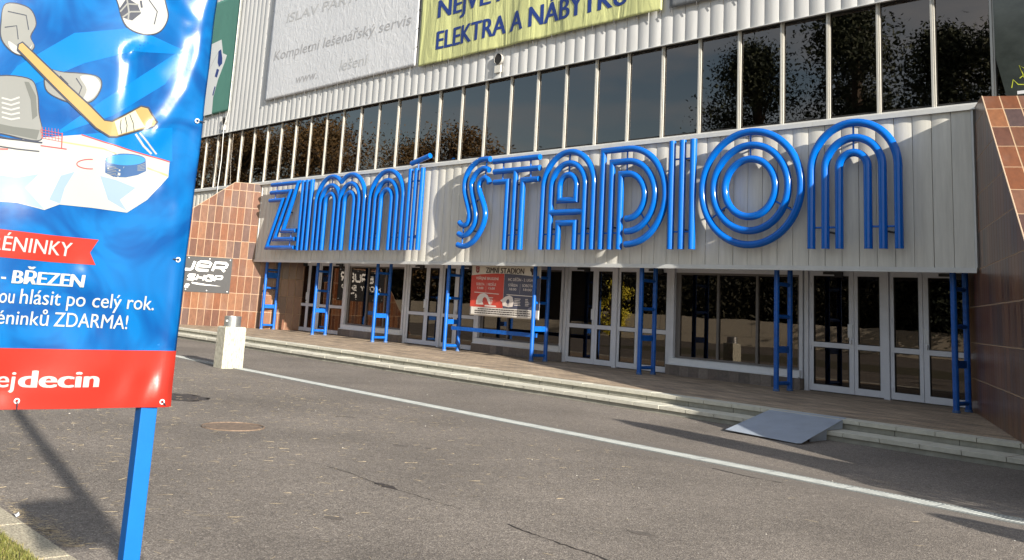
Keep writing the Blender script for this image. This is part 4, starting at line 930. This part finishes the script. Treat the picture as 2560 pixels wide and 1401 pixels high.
def bdisp(u, v):
    d = .004*np.sin(9*u+3*v)+.003*np.sin(17*u-7*v+1)+.0025*np.sin(23*v+8*u)
    for P_, a, s in ridges:
        s = s*1.45; a = a*.8; best = np.full(np.shape(u), 1e9)
        for A_, B2 in zip(P_[:-1], P_[1:]):
            ab = B2-A_; t = np.clip(((u-A_[0])*ab[0]+(v-A_[1])*ab[1])/(ab@ab), 0, 1); best = np.minimum(best, np.hypot(u-A_[0]-t*ab[0], v-A_[1]-t*ab[1]))
        d = d+a*np.exp(-(best/s)**2)
    # puckers along the bottom hem
    d = d+.006*np.exp(-((v-zbot-.06)/.05)**2)*np.sin(38*u+3*np.sin(11*u))
    d = d-.012*np.clip((u-.030)/.038, 0, 1)**2
    return d
sbn = Surf(FP+bn_*OFF-Vector((0, 0, FP.z)), bu, bn_, bdisp)
poster_ = empty('event_banner', tuple(FP+bn_*OFF), label='blue and red vinyl poster for hockey training with white lettering', cat='banner')
def vinyl(name, col, rough=.25):
    m = mat(name, col, rough, spec=.25, coat=.05, bump=.06, bscale=14); return m
def ptn_blue():
    m = vinyl('blue_vinyl', (.0, .13, .55)); t = m.node_tree; b = t.nodes['Principled BSDF']
    tcn = t.nodes.new('ShaderNodeTexCoord'); n = t.nodes.new('ShaderNodeTexNoise'); n.inputs['Scale'].default_value = 3.5; n.inputs['Detail'].default_value = 2; n.inputs['Distortion'].default_value = 2.5
    t.links.new(tcn.outputs['Object'], n.inputs[0]); r = t.nodes.new('ShaderNodeValToRGB'); e = r.color_ramp.elements
    e[0].position, e[0].color = .35, (.0, .046, .18, 1); e[1].position, e[1].color = .62, (.0, .088, .27, 1)
    t.links.new(n.outputs['Fac'], r.inputs[0]); t.links.new(r.outputs[0], b.inputs['Base Color']); return m
m_bv = ptn_blue(); m_rv = vinyl('red_vinyl', (.27, .020, .013)); m_wv = vinyl('white_vinyl_print', (.265, .27, .262)); m_ice = vinyl('ice_print', (.16, .22, .27)); m_cy = vinyl('light_blue_print', (.0, .105, .32))
m_ink = vinyl('outline_ink', (.03, .035, .05)); m_wood = vinyl('wood_print', (.26, .18, .07)); m_puck = vinyl('puck_print', (.03, .07, .16)); m_puck2 = vinyl('puck_top_print', (.03, .16, .38)); m_rline = vinyl('red_line_print', (.26, .05, .05)); m_grey = vinyl('grey_print', (.15, .155, .15)); m_tape = vinyl('tape_print', (.33, .33, .26))
m_wtx = vinyl('white_lettering_print', (.30, .31, .30))
ztp = 2.90
rel(sheet(sbn, ub0, ub1, zbot, ztp, .010, m_bv, 'vinyl_sheet', None, 0, .0012), poster_)
def art(polys_px, m, off, name, metric=False):
    rel(bm_to_obj(poly_bm([[bp(*q) for q in P_] for P_ in polys_px], .012), name, m, sbn, off, None), poster_)
# red foot and ribbon
z_rb = .5*(bp(0, 868)[1]+bp(425, 880)[1])
rel(bm_to_obj(poly_bm([[(ub0, zbot+.0005), (ub1, zbot+.0005), (ub1, z_rb), (ub0, z_rb)]], .010), 'red_foot', m_rv, sbn, .0020, None), poster_)
art([[(-160, 556), (0, 573), (120, 588), (247, 600), (224, 632), (237, 663), (120, 655), (0, 643), (-160, 628)]], m_rv, .0018, 'red_ribbon')
# rink, boards and goal
art([[(-200, 375), (100, 345), (204, 337), (300, 368), (425, 405), (421, 443), (368, 500), (318, 532), (230, 520), (146, 512), (107, 526), (40, 508), (-200, 490)]], m_wv, .0016, 'ice_rink')
art([[(-200, 440), (-60, 430), (40, 445), (95, 436), (60, 470), (107, 524), (40, 506), (-200, 488)], [(150, 440), (185, 430), (160, 470), (148, 510), (120, 500)], [(250, 440), (290, 450), (340, 470), (300, 500), (318, 528), (270, 500)]], m_ice, .0018, 'ice_facets')
art([stroke_poly([(204, 337), (300, 368), (425, 405)], 3), stroke_poly([(100, 317), (103, 345)], 3), stroke_poly([(155, 333), (152, 372)], 3), stroke_poly([(98, 365), (165, 374)], 3), stroke_poly([(-150, 360), (-60, 372), (18, 374)], 3)]+
    stroke_quads([(262-36*cos(a)-36, 411-12*sin(a)) for a in np.linspace(-pi*.55, pi*.55, 24)], 2.5), m_rline, .0024, 'rink_lines')
art([stroke_poly([(105+8*k, 318+1*k), (105+8*k, 346+1.5*k)], 1.2) for k in range(6)]+[stroke_poly([(102, 325+7*k), (155, 335+7*k)], 1.2) for k in range(4)], m_rline, .0026, 'goal_net')
art([stroke_poly([(150, 355), (260, 372), (290, 385)], 3), stroke_poly([(370, 420), (420, 440)], 4)], vinyl('yellow_line_print', (.30, .28, .12)), .0024, 'board_stripe')
# sweeps of lighter blue
art([[(205, 336), (430, 320), (432, 404), (425, 404), (300, 367)]], m_cy, .0009, 'light_panel')
art([stroke_poly([(340, 335), (360, 365), (380, 385)], 5), stroke_poly([(350, 332), (375, 365), (392, 386)], 4)], m_wv, .0015, 'glints')
art([stroke_poly([(-80, 330), (60, 190), (200, 120), (330, 100), (460, 130)], [10, 60, 80, 60, 10]), stroke_poly([(150, 330), (270, 270), (400, 190), (470, 120)], [8, 46, 50, 10])], m_cy, .0009, 'light_sweeps')
def rounded(P_, n=5):
    N = len(P_); out = []
    for i in range(N):
        a, b, c, d = P_[i-1], P_[i], P_[(i+1) % N], P_[(i+2) % N]
        for k in range(n):
            t = k/n; out.append(tuple(.5*((2*b[j])+(-a[j]+c[j])*t+(2*a[j]-5*b[j]+4*c[j]-d[j])*t*t+(-a[j]+3*b[j]-3*c[j]+d[j])*t**3) for j in (0, 1)))
    return out
# a plain helmet, gloves and a skate
def outline(polys, m, name, grow=3):
    for P_ in polys:
        P_ = rounded(P_); c = np.mean(P_, 0); big = [tuple(np.array(q)+(np.array(q)-c)/max(1e-6, np.linalg.norm(np.array(q)-c))*grow) for q in P_]
        art([big], m_ink, .0018, name+'_outline'); art([P_], m, .0024, name)
outline([[(296, -30), (388, -30), (414, 22), (416, 52), (396, 80), (360, 86), (318, 66), (300, 20)]], m_wv, 'helmet')
art([[(318, -6), (344, 12), (352, 34), (330, 52), (306, 44), (300, 20)]], m_ink, .0030, 'helmet_opening')
art([stroke_poly([(300, 30), (318, 10), (346, 12)], 4), stroke_poly([(306, 44), (326, 30), (350, 30)], 4), stroke_poly([(318, 0), (322, 30), (320, 50)], 4)], m_grey, .0036, 'helmet_cage')
art([stroke_poly([(372, 0), (392, 30), (384, 62)], 2.5), stroke_poly([(352, 2), (354, 20)], 5)], m_ink, .0032, 'helmet_seams')
outline([[(-20, 196), (70, 198), (92, 232), (96, 285), (104, 330), (92, 352), (20, 338), (-40, 318), (-60, 250)]], m_grey, 'skate_boot')
art([[(-60, 340), (60, 356), (100, 362), (96, 378), (40, 372), (-60, 356)]], m_wv, .0026, 'skate_blade')
art([[(-60, 300), (30, 318), (98, 326), (90, 350), (20, 336), (-60, 322)], [(60, 205), (72, 206), (90, 240), (93, 290), (80, 300), (76, 250)]], vinyl('shade_print', (.09, .095, .09)), .0028, 'skate_shade')
art([rounded([(200, 192), (234, 192), (250, 214), (232, 246), (206, 254), (216, 224)]), rounded([(20, 104), (60, 128), (80, 112), (62, 138), (30, 130)])], m_wv, .0028, 'glove_cuff'); art([stroke_poly([(-60, 332), (20, 348), (104, 358)], 4), stroke_poly([(-60, 358), (40, 374), (96, 380)], 2.5)], m_ink, .0032, 'skate_lines')
art([stroke_poly([(2, 246+12*k), (26, 252+12*k), (48, 244+13*k)], 4.5) for k in range(5)], m_wv, .0032, 'skate_laces')
outline([[(14, 12), (70, 22), (88, 60), (74, 92), (84, 118), (60, 138), (30, 130), (4, 100), (2, 60)], [(118, 176), (160, 182), (236, 190), (252, 214), (232, 250), (196, 258), (150, 246), (116, 222)]], m_grey, 'glove')
art([stroke_poly([(10, 70), (40, 66), (44, 100)], 2.5), stroke_poly([(18, 30), (64, 40), (70, 76)], 2.5), stroke_poly([(150, 190), (170, 210), (160, 240)], 2.5), stroke_poly([(190, 196), (204, 218), (192, 250)], 2.5)], m_ink, .0032, 'glove_seams')
# hockey stick
art([[(42, 112), (55, 105), (225, 262), (262, 300), (278, 302), (352, 264), (372, 268), (393, 306), (385, 318), (290, 345), (272, 344), (238, 322), (40, 128)]], m_ink, .0040, 'stick_outline')
art([[(46, 113), (54, 109), (222, 265), (260, 303), (280, 306), (352, 268), (369, 272), (388, 307), (382, 315), (290, 341), (274, 340), (241, 319), (44, 124)]], m_wood, .0046, 'hockey_stick')
art([[(285, 305), (337, 277), (362, 318), (294, 338)]], m_tape, .0052, 'stick_tape')
art([stroke_poly([(300, 300), (298, 318), (302, 335)], 2), stroke_poly([(310, 294), (316, 315), (314, 332)], 2), stroke_poly([(322, 287), (332, 308), (335, 327)], 2)], m_ink, .0058, 'tape_lines')
# puck
el = lambda cx, cy, rx, ry, a0=0, a1=2*pi, n=40: [(cx+rx*cos(a), cy+ry*sin(a)) for a in np.linspace(a0, a1, n, endpoint=(a1-a0 < 6.2))]
art([[(263, 404), (263, 432), (285, 443), (315, 444), (345, 438), (367, 428), (366, 396)]+el(315, 399, 51, 15, 0, -pi, 16)], m_puck, .0018, 'puck_side')
art([el(315, 400, 50, 13.5)], m_puck2, .0024, 'puck_top')
art([stroke_poly([(268, 415+4*k), (290+6*(k % 2), 419+4*k)], 1.3) for k in range(6)]+[stroke_poly([(345, 415+3*k), (364, 409+4*k)], 1.3) for k in range(5)], m_grey, .0024, 'puck_ribs')
# writing
def bl(txt, a, b, hpx, bold, m=m_wtx, shear=0, spacing=1.0):
    A_, B2 = bp(*a), bp(*b); h = abs(bp(a[0], a[1]-hpx)[1]-A_[1])
    rel(lettering(sbn, txt, A_, B2, h, m, None, .0032, bold=bold, step=.02, shear=shear, spacing=spacing), poster_)
bl('TRÉNINKY', (-62, 619), (175, 642), 36, .012)
bl('BŘEZEN', (27, 708), (207, 719), 32, .060)
art([[(2, 692), (14, 693), (14, 698), (2, 697)]], m_wtx, .0032, 'dash')
bl('ZÁŘÍ', (-130, 700), (-16, 706), 32, .060)
bl('hlásit po celý rok.', (47, 759), (383, 776), 37, .006); bl('mohou', (-78, 753), (33, 758.5), 37, .006)
bl('ZDARMA!', (132, 816), (316, 823), 35, .006); bl('tréninků', (-52, 807), (118, 815), 35, .006)
bl('decin', (43, 969), (244, 967), 42, .050); bl('hokej', (-128, 970), (36, 969), 42, .02)
def serif(px, py, w_=11, h_=4): return [(px-w_/2, py), (px+w_/2, py+.7), (px+w_/2, py-h_+.7), (px-w_/2, py-h_)]
# hem shade line and eyelets with ties
kk = MB(); ke = MB()
for (x, y, dx, dy) in ((492, 303, 17, 0), (446, 650, -12, -2), (42, 1003, 0, 22), (402, 1004, 10, 10)):
    u, v = bp(x, y); P_ = Vector(sbn.pts([[u, v]], .004)[0]); ke.tube([P_+bu*.0065*cos(a)+Vector((0, 0, .0065*sin(a))) for a in np.linspace(0, 2*pi, 14, endpoint=False)], .0018, 6, closed=True)
    u2, v2 = bp(x+dx, y+dy); Q = Vector(sbn.pts([[min(u2, .066), v2]], .004)[0])
    if dx > 0 and y < 900: Q = P_+bu*.028-bn_*.004
    kk.tube([P_+bn_*.002, (P_+Q)/2+bn_*.004, Q-bn_*.004], .0020, 6)
rel(ke.build('eyelets', m_white), poster_); rel(kk.build('cable_ties', m_ink), poster_)

# ================================================================== OPPOSITE SIDE: seen in the glass and shading the forecourt
def leaf_mat(name, c1_, c2_):
    m = bpy.data.materials.new(name); m.use_nodes = True; t = m.node_tree; b = t.nodes['Principled BSDF']; gi = t.nodes.new('ShaderNodeNewGeometry')
    r = t.nodes.new('ShaderNodeValToRGB'); r.color_ramp.elements[0].color = (*c1_, 1); r.color_ramp.elements[1].color = (*c2_, 1); t.links.new(gi.outputs['Random Per Island'], r.inputs[0]); t.links.new(r.outputs[0], b.inputs['Base Color']); b.inputs['Roughness'].default_value = .7
    return m
m_bark = mat('bark', (.09, .065, .045), .9, noise=.4); m_autumn = leaf_mat('autumn_leaves', (.07, .05, .018), (.19, .11, .035)); m_pine = leaf_mat('pine_foliage', (.012, .022, .012), (.05, .06, .025)); m_yell = leaf_mat('yellow_leaves', (.6, .5, .03), (.85, .75, .08)); m_green = leaf_mat('green_leaves', (.018, .024, .008), (.06, .055, .02))
def tree_mesh(seed, h, r, n, leaf_s, conic, cr0=.25):
    rs_ = random.Random(seed); tr = MB(); cw = MB()
    tr.tube([(0, 0, 0), (rs_.uniform(-.2, .2), rs_.uniform(-.2, .2), h*.5), (0, 0, h*.92)], h*.012+.05, 8)
    centers = []
    for k in range(26 if not conic else 40):
        z = h*rs_.uniform(cr0, .97); t = (z/h-cr0)/(1-cr0); rr = r*((1-t)**.8 if conic else sqrt(max(.05, 1-(2*t-.9)**2*.9))); a = rs_.uniform(0, 2*pi); d = rr*rs_.uniform(.45, 1)
        c = Vector((d*cos(a), d*sin(a), z)); centers.append((c, r*rs_.uniform(.16, .34))); tr.tube([(0, 0, z*.8), ((c.x)*.6, c.y*.6, z*.94), tuple(c)], .05+.01*h*.3, 5)
    for _ in range(n):
        c, cr_ = rs_.choice(centers); p_ = c+Vector((rs_.gauss(0, 1), rs_.gauss(0, 1), rs_.gauss(0, .7)))*cr_*.62
        a, b = [Vector((rs_.gauss(0, 1), rs_.gauss(0, 1), rs_.gauss(0, 1))).normalized()*leaf_s*rs_.uniform(.6, 1.4) for _ in range(2)]
        cw.add([p_-a, p_+b*.6, p_+a, p_-b*.6], [(0, 1, 2, 3)])
    return tr, cw
protos = {}
def plant_tree(kind, x, y, sc, rot, label):
    spec = {'autumn': (11, 12, 4.6, 17000, .10, False, .22, m_autumn), 'pine': (12, 17, 4.8, 64000, .11, True, .12, m_pine), 'yellow': (13, 6, 2.4, 5000, .12, False, .1, m_yell), 'green': (14, 9, 3.6, 8000, .15, False, .08, m_green)}[kind]
    if kind not in protos:
        tr, cw = tree_mesh(*spec[:-1]); o = empty({'pine': 'pine_tree'}.get(kind, 'broadleaf_tree'), (x, y, G)); tr.build('trunk', m_bark, o); cw.build('crown', spec[-1], o); protos[kind] = o
    else:
        o = copy_tree(protos[kind], (0, 0, 0)); o.location = (x, y, G)
    o.scale = (sc, sc, sc*random.uniform(.9, 1.1)); o.rotation_euler = (0, 0, rot); tag(o, label, 'tree', 'trees mirrored in the windows'); return o
rt = random.Random(21); ORD = ['first', 'second', 'third', 'fourth', 'fifth', 'sixth', 'seventh', 'eighth']
def tl_(k, s): return s
for i, (x, y, sc) in enumerate([(-24, -50, 1.55), (-31.5, -52, 1.7), (-18.5, -49, 1.35), (-38.5, -49, 1.4)]):
    plant_tree('pine', x, y, sc, rt.uniform(0, 6), ['tall dark pine mirrored in the rightmost upper windows', 'tallest dark pine mirrored behind the others in the right windows', 'smaller dark pine mirrored at the right end of the windows', 'low dark pine mirrored left of the tall pines'][i])
for i, (x, y, sc) in enumerate([(-55, -30, 1.45), (-66, -36, 1.3), (-74, -31, 1.6), (-84, -34, 1.7), (-94, -31, 1.7), (-104, -36, 1.75), (-114, -32, 1.8), (-126, -36, 1.9)]):
    plant_tree('autumn', x, y, sc, rt.uniform(0, 6), ORD[i]+' russet autumn tree from the right, mirrored in the left upper windows')
for i, (x, y, sc) in enumerate([(-36, -43, .62), (-47, -38, .66), (-58, -33, .6), (-66, -30, .7), (-30, -47, .66)]):
    plant_tree('green', x, y, sc, rt.uniform(0, 6), ORD[i]+' dull green tree along the pale wall mirrored in the door glass')
plant_tree('yellow', -42.6, -33.0, .62, 1, 'bright yellow tree mirrored in the doors right of the timetable banner')
ww = empty('low_wall', (-20, -46, G), label='pale concrete wall mirrored in the entrance door glass', cat='wall')
ww.rotation_euler = (0, 0, radians(151))
mb = MB()
for k in range(22): mb.box(3.2*k+.01, 3.2*(k+1)-.01, -.1, .1, .65, 1.75)
mb.box(0, 70, -.08, .08, 0, .65); mb.build('wall_panels', mat('wall_concrete', (.50, .45, .36), .9, noise=.2), ww)
mb = MB()
for _ in range(60000):
    t = random.uniform(-10, 84); d = random.uniform(.8, 4.5); h = random.uniform(0, 6.5+1.2*sin(t*.5)+.8*sin(t*1.3))
    p_ = Vector((-20-.875*t-.485*d, -46+.485*t-.875*d, G+h)); a, b = [Vector((random.gauss(0, 1), random.gauss(0, 1), random.gauss(0, 1))).normalized()*.17*random.uniform(.6, 1.4) for _ in range(2)]
    mb.add([p_-a, p_+b*.6, p_+a, p_-b*.6], [(0, 1, 2, 3)])
o = mb.build('hedge', leaf_mat('hedge_leaves', (.012, .014, .006), (.05, .045, .018))); o['kind'] = 'stuff'; tag(o, 'dense dark hedge mirrored above the pale wall in the door glass', 'hedge')
mb = MB(); NX, NY = 60, 8  # added dark mound, closes the bright sky gaps behind the mirrored hedge
for j in range(NY+1):
    for i in range(NX+1):
        t = -14+104*i/NX; d = 4+22*j/NY; hh = (9.2+1.5*sin(t*.21)+.7*sin(t*.9))*min(1, max(0, (j-.0)/2.2))
        mb.v.append((-20-.875*t-.485*d, -46+.485*t-.875*d, G-.05+hh))
for j in range(NY):
    for i in range(NX): mb.f.append((j*(NX+1)+i, j*(NX+1)+i+1, (j+1)*(NX+1)+i+1, (j+1)*(NX+1)+i)); mb.uv.append(None); mb.mi.append(0)
struct(mb, 'added_backing_mound', mat('backing_mound_dark', (.030, .030, .014), .95, noise=.6, nscale=1.5))
mb = MB(); mb.box(-10, 30, -60, -32, G-.1, G+.01); struct(mb, 'lawn', mat('lawn_green', (.08, .10, .02), .9, noise=.4, nscale=.8))

# columnar evergreens and a lamp post standing out of the frame on the right, whose shadows cross the forecourt
def columnar(x, y, h, r, seed, label, prof=None, n=5200):
    rs_ = random.Random(seed); cw = MB(); tr = MB(); tr.tube([(0, 0, 0), (0, 0, h*.8)], .05, 6)
    for _ in range(n):
        z = h*rs_.random()**(1.25 if prof else .9); t = z/h; rr = r*(min(1, t*8+.4))*sqrt(max(0, 1-t**3.2))
        if prof: rr = float(np.interp(z, [q[0] for q in prof], [q[1] for q in prof]))
        a = rs_.uniform(0, 2*pi); d = rr*sqrt(rs_.random())
        p_ = Vector((d*cos(a), d*sin(a), z+.02)); a_, b_2 = [Vector((rs_.gauss(0, 1), rs_.gauss(0, 1), rs_.gauss(0, 1))).normalized()*.055 for _ in range(2)]
        cw.add([p_-a_, p_+b_2*.6, p_+a_, p_-b_2*.6], [(0, 1, 2, 3)])
    o = empty('columnar_shrub', (x, y, G), label=label, cat='shrub', group='evergreen shrubs beyond the right edge'); tr.build('stem', m_bark, o); cw.build('crown', m_pine, o); return o
columnar(6.9, -8.22, 4.05, .34, 5, 'tall evergreen with a slim top beyond the right edge', [(0, .9), (1.4, 1.0), (2.05, .92), (2.5, .5), (2.9, .40), (3.5, .36), (3.85, .24), (4.05, .03)], 13000)
columnar(6.6, -9.75, 1.75, .42, 6, 'low round evergreen nearer the camera beyond the right edge')
lp = empty('street_lamp', (8.6, -17.87, G), label='steel street lamp pole with a small sign plate, right of the frame', cat='street lamp')
mb = MB(); mb.tube([(0, 0, 0), (0, 0, 3.2), (0, 0, 6.6)], .082, 12); mb.build('pole', m_steel, lp, smooth=True)
mb = MB(); mb.box(-.35, .45, -.10, .10, 6.55, 6.68); mb.build('lamp_head', m_steel, lp)
mb = MB(); mb.box(-.02, .02, -.52, -.06, 3.26, 3.78); mb.build('sign_plate', m_white, lp)
